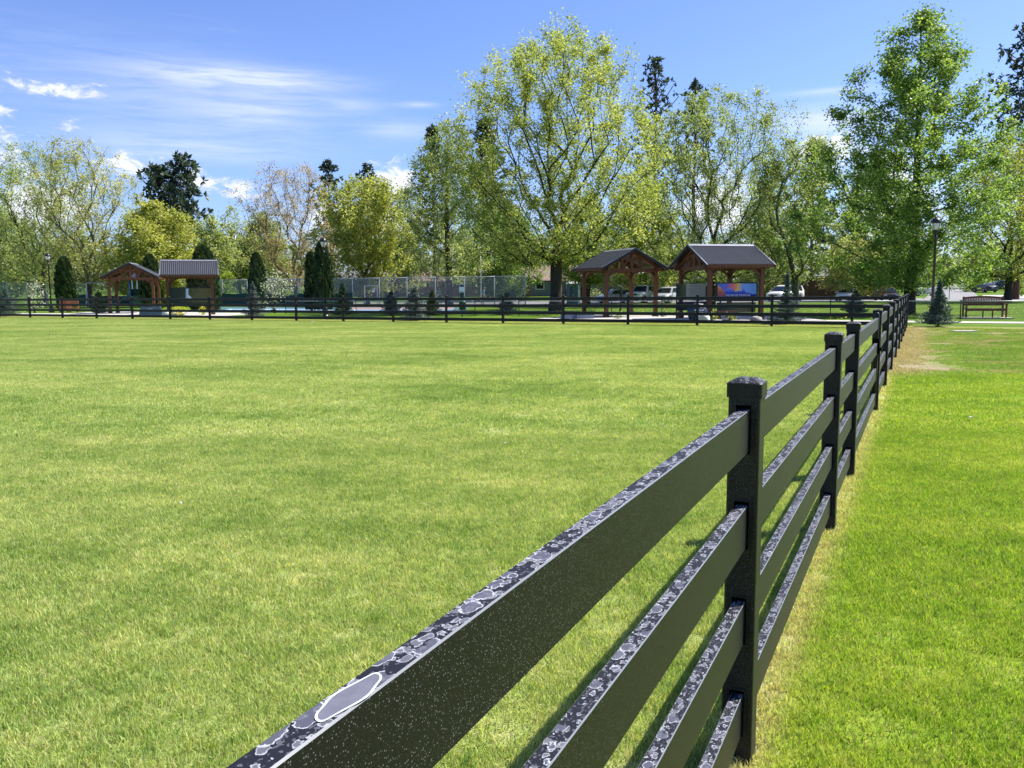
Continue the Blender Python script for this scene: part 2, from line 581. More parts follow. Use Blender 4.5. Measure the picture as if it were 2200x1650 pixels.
# driveway / sidewalk strip beside the street
sheet('pavement', [gp(2112, 100)[:2], gp(2215, 100)[:2], gp(2215, 112)[:2], gp(2112, 112)[:2]], M_CONC, 0.03, 'pale pavement beside the black parked sedan')
# tennis court surface
cA, cB, cC, cD = gp(440, 63), gp(1000, 62), gp(1010, 75), gp(470, 85.5)
sheet('court_surface', [cA[:2], cB[:2], cC[:2], cD[:2]], M_COURT_G, 0.006, 'green painted surround of the sports court')


def lerp2(a, b, s):
    return (a[0] + (b[0] - a[0]) * s, a[1] + (b[1] - a[1]) * s)


def quadpt(s, t):
    return lerp2(lerp2(cA, cB, s), lerp2(cD, cC, s), t)


for k, (s0, s1, t0, t1, mm, lb) in enumerate([(0.06, 0.50, 0.10, 0.55, M_COURT, 'pale blue court play area nearer the arborvitae'), (0.56, 0.95, 0.04, 0.40, M_COURT, 'pale blue court play area beside the court gate'), (0.56, 0.95, 0.45, 0.85, M_COURT_R, 'dull red court play area beyond the blue one')]):
    sheet('court_surface', [quadpt(s0, t0), quadpt(s1, t0), quadpt(s1, t1), quadpt(s0, t1)], mm, 0.010, lb)
b = MB()
for s0, s1, t0, t1 in ((0.06, 0.50, 0.10, 0.55), (0.56, 0.95, 0.04, 0.40)):
    q = [quadpt(s0 + .02, t0 + .03), quadpt(s1 - .02, t0 + .03), quadpt(s1 - .02, t1 - .03), quadpt(s0 + .02, t1 - .03)]
    for k in range(4):
        a, c = Vector(q[k]), Vector(q[(k + 1) % 4])
        nn = (c - a).normalized()
        nn = Vector((-nn.y, nn.x)) * 0.05
        b.add([(a.x - nn.x, a.y - nn.y, 0.014), (c.x - nn.x, c.y - nn.y, 0.014), (c.x + nn.x, c.y + nn.y, 0.014), (a.x + nn.x, a.y + nn.y, 0.014)], [(0, 1, 2, 3)])
tag(b.build('court_lines', M_LINE), 'white boundary lines painted on the blue courts', None, kind='structure')


# ------------------------------------------------------------------ grass (real blades, instanced)
def blade_patch(n, size, h0, h1, w, rng, seg2=True):
    c = np.column_stack([rng.uniform(-size / 2, size / 2, n), rng.uniform(-size / 2, size / 2, n), np.zeros(n)])
    a = rng.uniform(0, 2 * np.pi, n)
    hgt = rng.uniform(h0, h1, n) * rng.choice([1, 1, 1, 0.6, 1.25], n)
    ww = w * rng.uniform(0.7, 1.3, n)
    side = np.column_stack([np.cos(a), np.sin(a), np.zeros(n)])
    la = rng.uniform(0, 2 * np.pi, n)
    lean = np.column_stack([np.cos(la), np.sin(la), np.zeros(n)]) * (hgt * rng.uniform(0.15, 0.95, n))[:, None]
    upv = np.column_stack([np.zeros(n), np.zeros(n), hgt])
    p0 = c - side * ww[:, None] / 2
    p1 = c + side * ww[:, None] / 2
    mid = c + lean * 0.35 + upv * 0.6
    p2 = mid + side * ww[:, None] * 0.42
    p3 = mid - side * ww[:, None] * 0.42
    tip = c + lean + upv
    if seg2:
        V = np.stack([p0, p1, p2, p3, tip], 1).reshape(-1, 3)
        i = np.arange(n)[:, None] * 5
        F = np.concatenate([i + np.array([[0, 1, 2]]), i + np.array([[0, 2, 3]]), i + np.array([[3, 2, 4]])], 0)
        rr = np.tile(rng.uniform(0, 1, n), 3)
    else:
        V = np.stack([p0, p1, tip], 1).reshape(-1, 3)
        i = np.arange(n)[:, None] * 3
        F = i + np.array([[0, 1, 2]])
        rr = rng.uniform(0, 1, n)
    return V, F, rr


def grass_object(name, patch, pts, rots, scls, label):
    V, F, rr = patch
    nv, npt = len(V), len(pts)
    allv = np.concatenate([V, pts], 0)
    me = npmesh(name, allv, F, M_BLADE, rr)
    a = me.attributes.new('is_pt', 'BOOLEAN', 'POINT')
    a.data.foreach_set('value', np.concatenate([np.zeros(nv, bool), np.ones(npt, bool)]))
    a = me.attributes.new('rotz', 'FLOAT', 'POINT')
    a.data.foreach_set('value', np.concatenate([np.zeros(nv), rots]).astype(np.float32))
    a = me.attributes.new('scl', 'FLOAT', 'POINT')
    a.data.foreach_set('value', np.concatenate([np.ones(nv), scls]).astype(np.float32))
    o = obj(name, me)
    ng = bpy.data.node_groups.new(name, 'GeometryNodeTree')
    ng.interface.new_socket('Geometry', in_out='INPUT', socket_type='NodeSocketGeometry')
    ng.interface.new_socket('Geometry', in_out='OUTPUT', socket_type='NodeSocketGeometry')
    gi = ng.nodes.new('NodeGroupInput')
    go = ng.nodes.new('NodeGroupOutput')

    def named(nm, t):
        n = ng.nodes.new('GeometryNodeInputNamedAttribute')
        n.data_type = t
        n.inputs[0].default_value = nm
        return n.outputs[0]
    sep = ng.nodes.new('GeometryNodeSeparateGeometry')
    sep.domain = 'POINT'
    ng.links.new(gi.outputs[0], sep.inputs[0])
    ng.links.new(named('is_pt', 'BOOLEAN'), sep.inputs[1])
    iop = ng.nodes.new('GeometryNodeInstanceOnPoints')
    ng.links.new(sep.outputs[0], iop.inputs['Points'])
    ng.links.new(sep.outputs[1], iop.inputs['Instance'])
    cx = ng.nodes.new('ShaderNodeCombineXYZ')
    ng.links.new(named('rotz', 'FLOAT'), cx.inputs[2])
    ng.links.new(cx.outputs[0], iop.inputs['Rotation'])
    ng.links.new(named('scl', 'FLOAT'), iop.inputs['Scale'])
    ng.links.new(iop.outputs[0], go.inputs[0])
    md = o.modifiers.new('scatter', 'NODES')
    md.node_group = ng
    tag(o, label, 'grass', kind='stuff')
    return o


def pnoise(x, y, s, seed=0):
    return (math.sin(x * s * 1.3 + seed) * math.cos(y * s * 1.7 + seed * 2.1) + math.sin((x + y) * s * 0.8 + 1.3 * seed) * 0.6 + math.sin((x * 0.7 - y * 1.1) * s * 2.3 + seed) * 0.4) / 2.0


def in_view(x, y, mg):
    return y > 0.6 and abs(x) < 0.625 * y + mg


npts, fpts = [], []
st = 0.42
for i in range(-38, 40):
    for j in range(1, 24):
        x, y = i * st + random.uniform(-.08, .08), j * st + random.uniform(-.08, .08)
        if 0.2 < y < 9.2 and in_view(x, y, 2.4):
            npts.append((x, y, 0))
st = 0.8
for i in range(-62, 56):
    for j in range(10, 88):
        x, y = i * st + random.uniform(-.2, .2), j * st + random.uniform(-.2, .2)
        if y < 8.6 or not in_view(x, y, 4.5):
            continue
        r_, b_ = sR(x, y), sB(x, y)
        if b_ > 5.0 or (0.7 < b_ < 1.4 and random.random() < 0.75):
            continue
        if r_ > 0.0 and y > 15.3:
            if b_ > 1.0 or ((r_ < 1.5 or pnoise(x, y, 0.8, 3) > 0.30) and random.random() < 0.7):
                continue
        fpts.append((x, y, 0))
rg = np.random.default_rng(3)
grass_object('lawn_grass', blade_patch(4200, 0.66, 0.014, 0.034, 0.0034, rg), np.array(npts), rg.uniform(0, 6.28, len(npts)), rg.uniform(0.85, 1.15, len(npts)), 'short green and yellow grass blades of the near lawn')
grass_object('distant_grass', blade_patch(3000, 1.25, 0.014, 0.032, 0.010, rg, False), np.array(fpts), rg.uniform(0, 6.28, len(fpts)), rg.uniform(0.9, 1.2, len(fpts)), 'short mown grass stretching to the back fence')


# ------------------------------------------------------------------ paddock fence materials
def make_rail_mats():
    m, nt, out = mat('black_rail')
    tc = nd(nt, 'ShaderNodeTexCoord', out=3)
    oi = nd(nt, 'ShaderNodeObjectInfo', out=5)
    v = nd(nt, 'ShaderNodeVectorMath', {0: tc, 1: nd(nt, 'ShaderNodeCombineXYZ', {0: mth(nt, 'MULTIPLY', oi, 37.0), 1: 0.0, 2: 0.0})}, operation='ADD')
    sp = nd(nt, 'ShaderNodeTexVoronoi', {'Vector': v, 'Scale': 300.0, 'Randomness': 1.0}, out=None)
    cell = nd(nt, 'ShaderNodeSeparateColor', {0: sp.outputs['Color']}, out=0)
    dot = mth(nt, 'MULTIPLY', smooth(nt, sp.outputs['Distance'], 0.20, 0.34, 1.0, 0.0), smooth(nt, cell, 0.30, 0.95))
    big = noise(nt, v, 3.0, 3.0)
    basec = mixc(nt, big, (0.0052, 0.0048, 0.0056), (0.0100, 0.0092, 0.0104))
    c = mixc(nt, mth(nt, 'MULTIPLY', dot, 0.55), basec, (0.26, 0.26, 0.24))
    grain = noise(nt, v, 480.0, 2.0)
    principled(nt, out, c, 0.42, 0, 0.26, bump(nt, grain, 0.25, 0.001), **{'Sheen Weight': 0.20, 'Sheen Roughness': 0.16, 'Sheen Tint': (0.80, 0.76, 0.80, 1)})
    return m


def make_top_mat(name, big):
    m2, nt, out = mat(name)
    tc = nd(nt, 'ShaderNodeTexCoord', out=3)
    oi = nd(nt, 'ShaderNodeObjectInfo', out=5)
    v = nd(nt, 'ShaderNodeVectorMath', {0: tc, 1: nd(nt, 'ShaderNodeCombineXYZ', {0: mth(nt, 'MULTIPLY', oi, 37.0), 1: mth(nt, 'MULTIPLY', oi, 9.0), 2: 0.0})}, operation='ADD')
    dn = noise(nt, v, 30.0, 4.0, 0.7, out=1)
    v2 = nd(nt, 'ShaderNodeVectorMath', {0: v, 1: nd(nt, 'ShaderNodeVectorMath', {0: nd(nt, 'ShaderNodeVectorMath', {0: dn, 1: (0.5, 0.5, 0.5)}, operation='SUBTRACT'), 3: 0.030}, operation='SCALE')}, operation='ADD')

    def rings(scale, lo, hi, wid, seedx):
        q = nd(nt, 'ShaderNodeVectorMath', {0: nd(nt, 'ShaderNodeVectorMath', {0: v2, 1: (seedx, seedx, 0)}, operation='ADD'), 1: (0.62, 1.0, 0.0)}, operation='MULTIPLY')
        vo = nd(nt, 'ShaderNodeTexVoronoi', {'Vector': q, 'Scale': scale}, out=None, voronoi_dimensions='2D')
        cr = nd(nt, 'ShaderNodeSeparateColor', {0: vo.outputs['Color']}, out=0)
        rad = smooth(nt, cr, 0.0, 1.0, lo, hi)
        e = mth(nt, 'SUBTRACT', rad, vo.outputs['Distance'])
        inside = smooth(nt, e, 0.0, 0.02)
        rim = mth(nt, 'MULTIPLY', inside, smooth(nt, e, wid * 0.5, wid, 1.0, 0.0))
        return inside, rim
    i1, r1 = rings(37.0, -0.32, 0.55, 0.085, 0.0)
    i2, r2 = rings(80.0, -0.30, 0.54, 0.15, 4.0)
    i3, r3 = rings(190.0, -0.15, 0.44, 0.3, 9.0)
    dark = (0.010, 0.0108, 0.0150)
    c = mixc(nt, mth(nt, 'MULTIPLY', i3, 0.75), dark, (0.105, 0.108, 0.125))
    c = mixc(nt, mth(nt, 'MULTIPLY', i2, 0.7), c, (0.14, 0.143, 0.165))
    c = mixc(nt, mth(nt, 'MULTIPLY', r2, 0.7), c, (0.40, 0.41, 0.44))
    if big:
        c = mixc(nt, mth(nt, 'MULTIPLY', i1, 0.80), c, (0.085, 0.088, 0.115))
        c = mixc(nt, mth(nt, 'MULTIPLY', r1, 0.85), c, (0.46, 0.47, 0.50))
    principled(nt, out, c, 0.55, 0, 0.22)
    return m2


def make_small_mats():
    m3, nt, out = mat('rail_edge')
    principled(nt, out, (0.16, 0.17, 0.18), 0.30, 0.0, 0.6)  # edge colour lightened for wear and a painted sun glint
    m4, nt, out = mat('post_slot')
    principled(nt, out, (0.004, 0.004, 0.004), 0.9, 0, 0.1)
    return m3, m4


M_RAIL = make_rail_mats()
M_RTOP = make_top_mat('spotted_rail_top', True)
M_CTOP = make_top_mat('speckled_cap_top', False)
M_REDGE, M_SLOT = make_small_mats()
POST_H = 1.3275
RAIL_TOPS = (1.227, 0.905, 0.574, 0.246)
RAIL_H, RAIL_T = 0.140, 0.038


def post_mesh():
    b = MB()
    w, fl = 0.052, 0.040
    top = POST_H - 0.045
    zs = [-0.12]
    holes = []
    for t in sorted(RAIL_TOPS):
        holes.append((t - RAIL_H - 0.008, t + 0.014))
        zs += [t - RAIL_H - 0.008, t + 0.014]
    zs.append(top)
    hy = 0.0245
    yy = [-fl, -hy, hy, fl]
    for sgn in (-1, 1):
        X = sgn * w
        for i in range(len(zs) - 1):
            hole = any(abs(zs[i] - h0) < 1e-6 for h0, h1 in holes)
            for k in range(3):
                if hole and k == 1:
                    continue
                q = [(X, yy[k], zs[i]), (X, yy[k + 1], zs[i]), (X, yy[k + 1], zs[i + 1]), (X, yy[k], zs[i + 1])]
                b.add(q if sgn > 0 else q[::-1], [(0, 1, 2, 3)])
            if hole:
                xi = sgn * (w - 0.024)
                z0, z1 = zs[i], zs[i + 1]
                ring0 = [(X, -hy, z0), (X, hy, z0), (X, hy, z1), (X, -hy, z1)]
                ring1 = [(xi, -hy, z0), (xi, hy, z0), (xi, hy, z1), (xi, -hy, z1)]
                b.add(ring0 + ring1, [(0, 1, 5, 4), (1, 2, 6, 5), (2, 3, 7, 6), (3, 0, 4, 7), (4, 5, 6, 7)], 1)
    # rounded corners and plain sides
    for sgn in (-1, 1):
        prof = []
        for k in range(6):
            a = (math.pi / 2) * k / 5
            prof.append((fl + (w - fl) * math.cos(a), sgn * (fl + (w - fl) * math.sin(a))))
        for k in range(6):
            a = math.pi / 2 + (math.pi / 2) * k / 5
            prof.append((-fl + (w - fl) * math.cos(a), sgn * (fl + (w - fl) * math.sin(a))))
        for k in range(len(prof) - 1):
            (x0, y0), (x1, y1) = prof[k], prof[k + 1]
            q = [(x0, y0, -0.12), (x1, y1, -0.12), (x1, y1, top), (x0, y0, top)]
            b.add(q if sgn > 0 else q[::-1], [(0, 1, 2, 3)])
    # raised lip round each slot
    for h0, h1 in holes:
        for sgn in (-1, 1):
            X = sgn * (w + 0.0015)
            for (cy, cz, sy, sz) in ((0, h1 + 0.003, 2 * hy + 0.012, 0.006), (0, h0 - 0.003, 2 * hy + 0.012, 0.006), (-hy - 0.003, (h0 + h1) / 2, 0.006, h1 - h0), (hy + 0.003, (h0 + h1) / 2, 0.006, h1 - h0)):
                b.box((X, cy, cz), (0.003, sy, sz))
    return b.mesh('post', [M_RAIL, M_SLOT])


def rounded_sq(w, r, n=4):
    P = []
    for q, (cx, cy) in enumerate(((1, 1), (-1, 1), (-1, -1), (1, -1))):
        for k in range(n + 1):
            a = math.pi / 2 * (q + k / n)
            P.append((cx * (w - r) + r * math.cos(a), cy * (w - r) + r * math.sin(a)))
    return P


def cap_mesh():
    b = MB()
    rings = []
    w = 0.0575
    for (ww, r, z) in ((w, 0.012, POST_H - 0.062), (w, 0.012, POST_H - 0.016), (w - 0.003, 0.012, POST_H - 0.013), (0.030, 0.008, POST_H)):
        rings.append([(x, y, z) for x, y in rounded_sq(ww, r)])
    n = len(rings[0])
    V = [p for r_ in rings for p in r_]
    b.add(V, [(i * n + k, i * n + (k + 1) % n, (i + 1) * n + (k + 1) % n, (i + 1) * n + k) for i in range(2) for k in range(n)])
    b.add(rings[2] + rings[3], [(k, (k + 1) % n, n + (k + 1) % n, n + k) for k in range(n)] + [tuple(range(n, 2 * n))], 1)
    b.add(rings[0], [tuple(range(n - 1, -1, -1))])
    return b.mesh('cap', [M_RAIL, M_CTOP])


def rail_mesh(L):
    b = MB()
    h, t, c = RAIL_H, RAIL_T / 2, 0.0022
    prof = [(-t, 0), (t, 0), (t, h - c), (t - c, h), (-t + c, h), (-t, h - c)]
    prof = [(y, z - h) for y, z in prof]
    n = len(prof)
    V = [(0, y, z) for y, z in prof] + [(L, y, z) for y, z in prof]
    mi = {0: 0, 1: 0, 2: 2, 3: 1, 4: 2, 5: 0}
    for k in range(n):
        k2 = (k + 1) % n
        b.add([V[k], V[k2], V[n + k2], V[n + k]], [(3, 2, 1, 0)], mi[k])
    b.add(V, [tuple(range(n)), tuple(range(2 * n - 1, n - 1, -1))])
    return b.mesh('rail', [M_RAIL, M_RTOP, M_REDGE])


PM, CM = post_mesh(), cap_mesh()
_rails = {}


def rail_obj(parent, a, b):
    """four rails between two post centres, each entering its slots"""
    d = (b - a)
    L = d.length - 0.08
    key = round(L, 3)
    if key not in _rails:
        _rails[key] = rail_mesh(L)
    ang = math.atan2(d.y, d.x)
    s = a + d.normalized() * 0.04
    for z in RAIL_TOPS:
        j = 0.0 if parent is fence_side else 1.0
        o = obj('rail', _rails[key], parent, (s.x, s.y, z + j * random.uniform(-.004, .004)), ang)
        o.rotation_euler[0] = j * random.uniform(-.006, .006)


def post_obj(parent, p, ang):
    o = obj('post', PM, parent, (p.x, p.y, 0), ang)
    obj('cap', CM, o)
    return o


fence_side = thing('paddock_fence', 'black four-rail paddock fence with water-spotted rail tops running away from the camera', 'fence')
fence_back = thing('paddock_fence', 'black four-rail paddock fence crossing the back of the lawn', 'fence')
angR, angB = math.atan2(DR.y, DR.x), math.atan2(DB.y, DB.x)
ks = [-1, 0, 1, 1.57]
kpos = [P1 + DR * S * k for k in ks]
kpos[0] = kpos[0] + NR * 0.022
for p in kpos:
    post_obj(fence_side, p, angR)
for a, b_ in zip(kpos[:-1], kpos[1:]):
    rail_obj(fence_side, a, b_)
# one long dried puddle on the nearest top rail
sc_ = P1 + DR * -2.18 + NR * 0.019
b = MB()
pts_ = [(0.050 * math.cos(a) + 0.004 * math.sin(3 * a), 0.0145 * math.sin(a) + 0.0012 * math.sin(5 * a), 0.0) for a in np.linspace(0, 2 * math.pi, 41)[:-1]]
b.add([(0, 0, 0)] + pts_, [(0, i + 1, (i + 1) % 40 + 1) for i in range(40)])
st_o = b.build('water_stain', simple('dried_puddle', (0.115, 0.118, 0.145), 0.6, var=0.12, scale=60), fence_side, False, (sc_.x, sc_.y, RAIL_TOPS[0] + 0.0006), math.atan2(DR.y, DR.x))
b = MB()
ou = [(x * 1.04, y * 1.09, 0.0004) for x, y, z in pts_]
inn = [(x * 0.97, y * 0.90, 0.0004) for x, y, z in pts_]
b.add(ou + inn, [(i, (i + 1) % 40, 40 + (i + 1) % 40, 40 + i) for i in range(40)])
b.build('stain_rim', simple('mineral_rim', (0.52, 0.54, 0.60), 0.6, var=0.2, scale=80), st_o)
corner_k = 10.71
ks2 = [2.957 + i * (corner_k - 2.957) / 8 for i in range(9)]
kpos2 = [P1 + DR * S * k for k in ks2]
for p in kpos2:
    post_obj(fence_side, p, angR)
for a, b_ in zip(kpos2[:-1], kpos2[1:]):
    rail_obj(fence_side, a, b_)
bpos = [PB + DB * S * (i - 16) for i in range(-2, 18)]
corner = kpos2[-1]
for p in bpos:
    post_obj(fence_back, p, angB)
for a, b_ in zip(bpos[:-1], bpos[1:]):
    rail_obj(fence_back, a, b_)
rail_obj(fence_back, bpos[-1], corner)
# gate between the two separate runs of the side fence
gate = thing('paddock_gate', 'black four-rail gate with slim round-topped stiles set into the side fence', 'gate')
ga, gb = kpos[3] + DR * 0.115, kpos2[0] - DR * 0.115
for p in (ga, gb):
    b = MB()
    b.lathe([(0.030, 0.06), (0.030, 1.26), (0.026, 1.278), (0.012, 1.288)], 12, (p.x, p.y, 0))
    b.build('stile', M_RAIL, gate, True)
L = (gb - ga).length
rm = rail_mesh(L)
for z in RAIL_TOPS:
    obj('rail', rm, gate, (ga.x, ga.y, z - 0.01), angR)
lt = MB()
lp_ = gb - DR * 0.02
lt.box((lp_.x, lp_.y, 0.86), (0.10, 0.09, 0.20), angR)
lt.box((lp_.x + NR.x * .06, lp_.y + NR.y * .06, 0.82), (0.20, 0.03, 0.05), angR)
lt.build('latch', M_SLOT, gate)
for z in (0.3, 1.05):
    hg = MB()
    hg.lathe([(0.016, -0.05), (0.016, 0.05)], 8, (ga.x - DR.x * .045, ga.y - DR.y * .045, z))
    hg.box((ga.x - DR.x * .045, ga.y - DR.y * .045, z), (0.08, 0.03, 0.03), angR)
    hg.build('hinge', M_SLOT, gate)


# ------------------------------------------------------------------ vegetation materials
def leaf_mat(name, c0, c1, c2, trans=0.52, rough=0.5):
    m, nt, out = mat(name)
    a = nd(nt, 'ShaderNodeAttribute', out=2, attribute_name='rnd')
    c = ramp(nt, a, [(0.0, c0), (0.5, c1), (1.0, c2)])
    d = nd(nt, 'ShaderNodeBsdfPrincipled', {'Base Color': c, 'Roughness': rough, 'Specular IOR Level': 0.35})
    t = nd(nt, 'ShaderNodeBsdfTranslucent', {'Color': mixc(nt, 1.0, c, (1.25, 1.3, 0.7), 'MULTIPLY')})
    nt.links.new(nd(nt, 'ShaderNodeMixShader', {0: trans, 1: d, 2: t}), out.inputs[0])
    return m


def bark_mat(name, c0, c1):
    m, nt, out = mat(name)
    tc = nd(nt, 'ShaderNodeTexCoord', out=3)
    v = nd(nt, 'ShaderNodeVectorMath', {0: tc, 1: (1.0, 1.0, 0.25)}, operation='MULTIPLY')
    n = noise(nt, v, 9.0, 5.0, 0.65)
    c = ramp(nt, n, [(0.3, c0), (0.7, c1)])
    principled(nt, out, c, 0.9, 0, 0.2, bump(nt, n, 0.7, 0.04))
    return m


BARK_D = bark_mat('dark_bark', (0.022, 0.018, 0.014), (0.075, 0.060, 0.046))
BARK_G = bark_mat('grey_bark', (0.055, 0.046, 0.036), (0.15, 0.13, 0.10))
BARK_P = bark_mat('pine_bark', (0.05, 0.028, 0.018), (0.15, 0.085, 0.05))
LEAF = {
    'maple': leaf_mat('maple_leaf', (0.177, 0.232, 0.055), (0.329, 0.372, 0.101), (0.525, 0.525, 0.201)),
    'yellow': leaf_mat('yellow_leaf', (0.190, 0.230, 0.045), (0.345, 0.368, 0.080), (0.529, 0.506, 0.178)),
    'pale': leaf_mat('pale_leaf', (0.184, 0.241, 0.086), (0.310, 0.362, 0.138), (0.483, 0.494, 0.230)),
    'beige': leaf_mat('beige_leaf', (0.224, 0.241, 0.090), (0.370, 0.375, 0.146), (0.560, 0.526, 0.246)),
    'green': leaf_mat('green_leaf', (0.090, 0.165, 0.036), (0.185, 0.285, 0.062), (0.370, 0.450, 0.130)),
    'mid': leaf_mat('mid_leaf', (0.147, 0.198, 0.069), (0.262, 0.320, 0.111), (0.448, 0.474, 0.216)),
    'pink': leaf_mat('budding_leaf', (0.208, 0.152, 0.079), (0.351, 0.263, 0.144), (0.510, 0.398, 0.239)),
    'lime': leaf_mat('lime_leaf', (0.12, 0.19, 0.016), (0.20, 0.28, 0.03), (0.30, 0.36, 0.06)),
    'pine': leaf_mat('pine_needle', (0.022, 0.044, 0.034), (0.050, 0.080, 0.058), (0.105, 0.140, 0.090), 0.25, 0.5),
    'spruce': leaf_mat('spruce_needle', (0.045, 0.078, 0.062), (0.1, 0.15, 0.122), (0.22, 0.28, 0.245), 0.15, 0.5),
    'silver': leaf_mat('silver_needle', (0.06, 0.09, 0.08), (0.14, 0.18, 0.165), (0.30, 0.35, 0.33), 0.15, 0.5),
    'ygspruce': leaf_mat('young_fir_needle', (0.04, 0.075, 0.025), (0.085, 0.13, 0.045), (0.18, 0.21, 0.09), 0.2, 0.5),
    'thuja': leaf_mat('arborvitae_spray', (0.016, 0.036, 0.010), (0.032, 0.062, 0.016), (0.075, 0.105, 0.026), 0.2, 0.55),
    'white': leaf_mat('white_blossom', (0.10, 0.15, 0.03), (0.62, 0.64, 0.52), (0.82, 0.82, 0.74), 0.3),
    'flower': leaf_mat('yellow_flower', (0.14, 0.2, 0.02), (0.70, 0.62, 0.03), (0.85, 0.75, 0.05), 0.3),
    'far': leaf_mat('far_leaf', (0.086, 0.125, 0.048), (0.163, 0.202, 0.077), (0.307, 0.307, 0.115), 0.3),
}


def rand_dirs(rng, n):
    v = rng.normal(size=(n, 3))
    return v / np.maximum(np.linalg.norm(v, axis=1), 1e-6)[:, None]


def leaf_quads(rng, C, size, aspect=0.62, upb=0.25):
    n = len(C)
    u = rand_dirs(rng, n)
    w = rand_dirs(rng, n)
    nrm = np.cross(u, w)
    nrm[:, 2] += upb * np.sign(nrm[:, 2] + 1e-9)
    nrm /= np.linalg.norm(nrm, axis=1)[:, None]
    u = u - nrm * np.sum(u * nrm, 1)[:, None]
    u /= np.maximum(np.linalg.norm(u, axis=1), 1e-6)[:, None]
    v = np.cross(nrm, u)
    s = (size * rng.uniform(0.6, 1.35, n))[:, None]
    a = C - u * s * 0.5
    b = C + v * s * aspect * 0.5 - u * s * 0.05 + nrm * s * 0.10
    c = C + u * s * 0.5
    d = C - v * s * aspect * 0.5 - u * s * 0.05 + nrm * s * 0.10
    V = np.stack([a, b, c, d], 1).reshape(-1, 3)
    F = np.arange(4 * n).reshape(-1, 4)
    return V, F


def branch_mesh(P, par, rad, name, m):
    idx = np.nonzero(par >= 0)[0]
    Vs, Fs, off = [], [], 0
    for sel, n in ((rad[idx] >= 0.06, 8), ((rad[idx] < 0.06) & (rad[idx] >= 0.025), 5), (rad[idx] < 0.025, 3)):
        ii = idx[sel]
        if len(ii) == 0:
            continue
        a, b = P[par[ii]], P[ii]
        ra, rb = np.minimum(rad[par[ii]], rad[ii] * 1.35), rad[ii]
        d = b - a
        d /= np.maximum(np.linalg.norm(d, axis=1), 1e-6)[:, None]
        ref = np.where(np.abs(d[:, 2:3]) < 0.9, np.array([[0, 0, 1.0]]), np.array([[1.0, 0, 0]]))
        s = np.cross(d, ref)
        s /= np.linalg.norm(s, axis=1)[:, None]
        t = np.cross(d, s)
        ang = np.arange(n) * 2 * np.pi / n
        ring = s[:, None, :] * np.cos(ang)[None, :, None] + t[:, None, :] * np.sin(ang)[None, :, None]
        A = a[:, None, :] + ring * ra[:, None, None]
        B = b[:, None, :] + d[:, None, :] * (rb * 0.3)[:, None, None] + ring * rb[:, None, None]
        V = np.concatenate([A, B], 1).reshape(-1, 3)
        k = np.arange(n)
        f = np.stack([k, (k + 1) % n, n + (k + 1) % n, n + k], 1)
        F = (np.arange(len(ii))[:, None, None] * 2 * n + f[None]).reshape(-1, 4) + off
        Vs.append(V)
        Fs.append(F)
        off += len(V)
    return npmesh(name, np.concatenate(Vs), np.concatenate(Fs), m, None, True)


def grow(rng, trunk, targets, wpen=1.4, slope=0.35, step=0.9, jit=0.03, bf=0.55, zmin=-1.0):
    """joins every target to the skeleton, favouring short direct paths back to the trunk, so limbs stay fairly straight"""
    n = len(trunk)
    A = np.zeros((n + len(targets) * 13 + 10, 3))
    A[:n] = np.array(trunk, float)
    par = [-1] + list(range(n - 1))
    plen = np.zeros(len(A))
    for i in range(1, n):
        plen[i] = plen[i - 1] + np.linalg.norm(A[i] - A[i - 1]) * 0.55
    low = A[:, 2] < zmin
    low[n:] = False
    tips = []
    for tgt in targets:
        dv = tgt[None] - A[:n]
        dist = np.linalg.norm(dv, axis=1)
        hd = np.hypot(dv[:, 0], dv[:, 1])
        cost = dist + bf * plen[:n] + wpen * np.maximum(0, slope * hd - dv[:, 2])
        cost[0] += 50
        cost += low[:n] * 60.0
        j = int(np.argmin(cost))
        a, L = A[j].copy(), dist[j]
        if L < 0.12:
            tips.append(j)
            continue
        k = min(max(2, int(round(L / step))), 12)
        pd = A[j] - A[par[j]]
        pd = pd / (np.linalg.norm(pd) + 1e-6)
        ctl = a + (pd * 0.45 + (tgt - a) / L * 0.55) * L * 0.45 + rng.normal(size=3) * L * jit
        prev = j
        for q in range(1, k + 1):
            f = q / k
            A[n] = a * (1 - f) ** 2 + ctl * 2 * f * (1 - f) + tgt * f * f + rng.normal(size=3) * step * 0.02 * (q < k)
            plen[n] = plen[prev] + np.linalg.norm(A[n] - A[prev])
            par.append(prev)
            prev = n
            n += 1
        tips.append(prev)
    return A[:n].copy(), np.array(par), tips


def radii(P, par, tips, R0, rmin, ex=0.48):
    cnt = np.zeros(len(P))
    for t in tips:
        cnt[t] += 1
    for i in range(len(P) - 1, 0, -1):
        cnt[par[i]] += max(cnt[i], 0.02) if par[i] >= 0 else 0
    r = R0 * (np.maximum(cnt, 0.6) / max(cnt[0], 1)) ** ex
    return np.maximum(r, rmin)


def envelope_pts(rng, n, H, z0, rx, prof, ry=None, shell=0.55, lobes=5):
    """points inside a crown whose radius at relative height t is prof(t); uneven lobed outline"""
    ry = ry or rx
    ph = rng.uniform(0, 6.28, lobes)
    am = rng.uniform(0.05, 0.20, lobes)
    out = []
    while len(out) < n:
        t = rng.uniform(0, 1)
        pr = prof(t)
        if rng.uniform() > pr * 0.9 + 0.1:
            continue
        a = rng.uniform(0, 6.28)
        lob = 1 + sum(am[k] * math.sin((k + 2) * a + ph[k] + t * 5 * (1 if k % 2 else -1)) for k in range(lobes))
        r = (rng.uniform() ** shell) * pr * lob
        out.append((r * rx * math.cos(a), r * ry * math.sin(a), z0 + t * (H - z0)))
    return np.array(out)


def prof_round(t):
    return max(0.0, 1 - abs((t - 0.42) / (0.58 if t > 0.42 else 0.50)) ** 2.2) ** 0.6


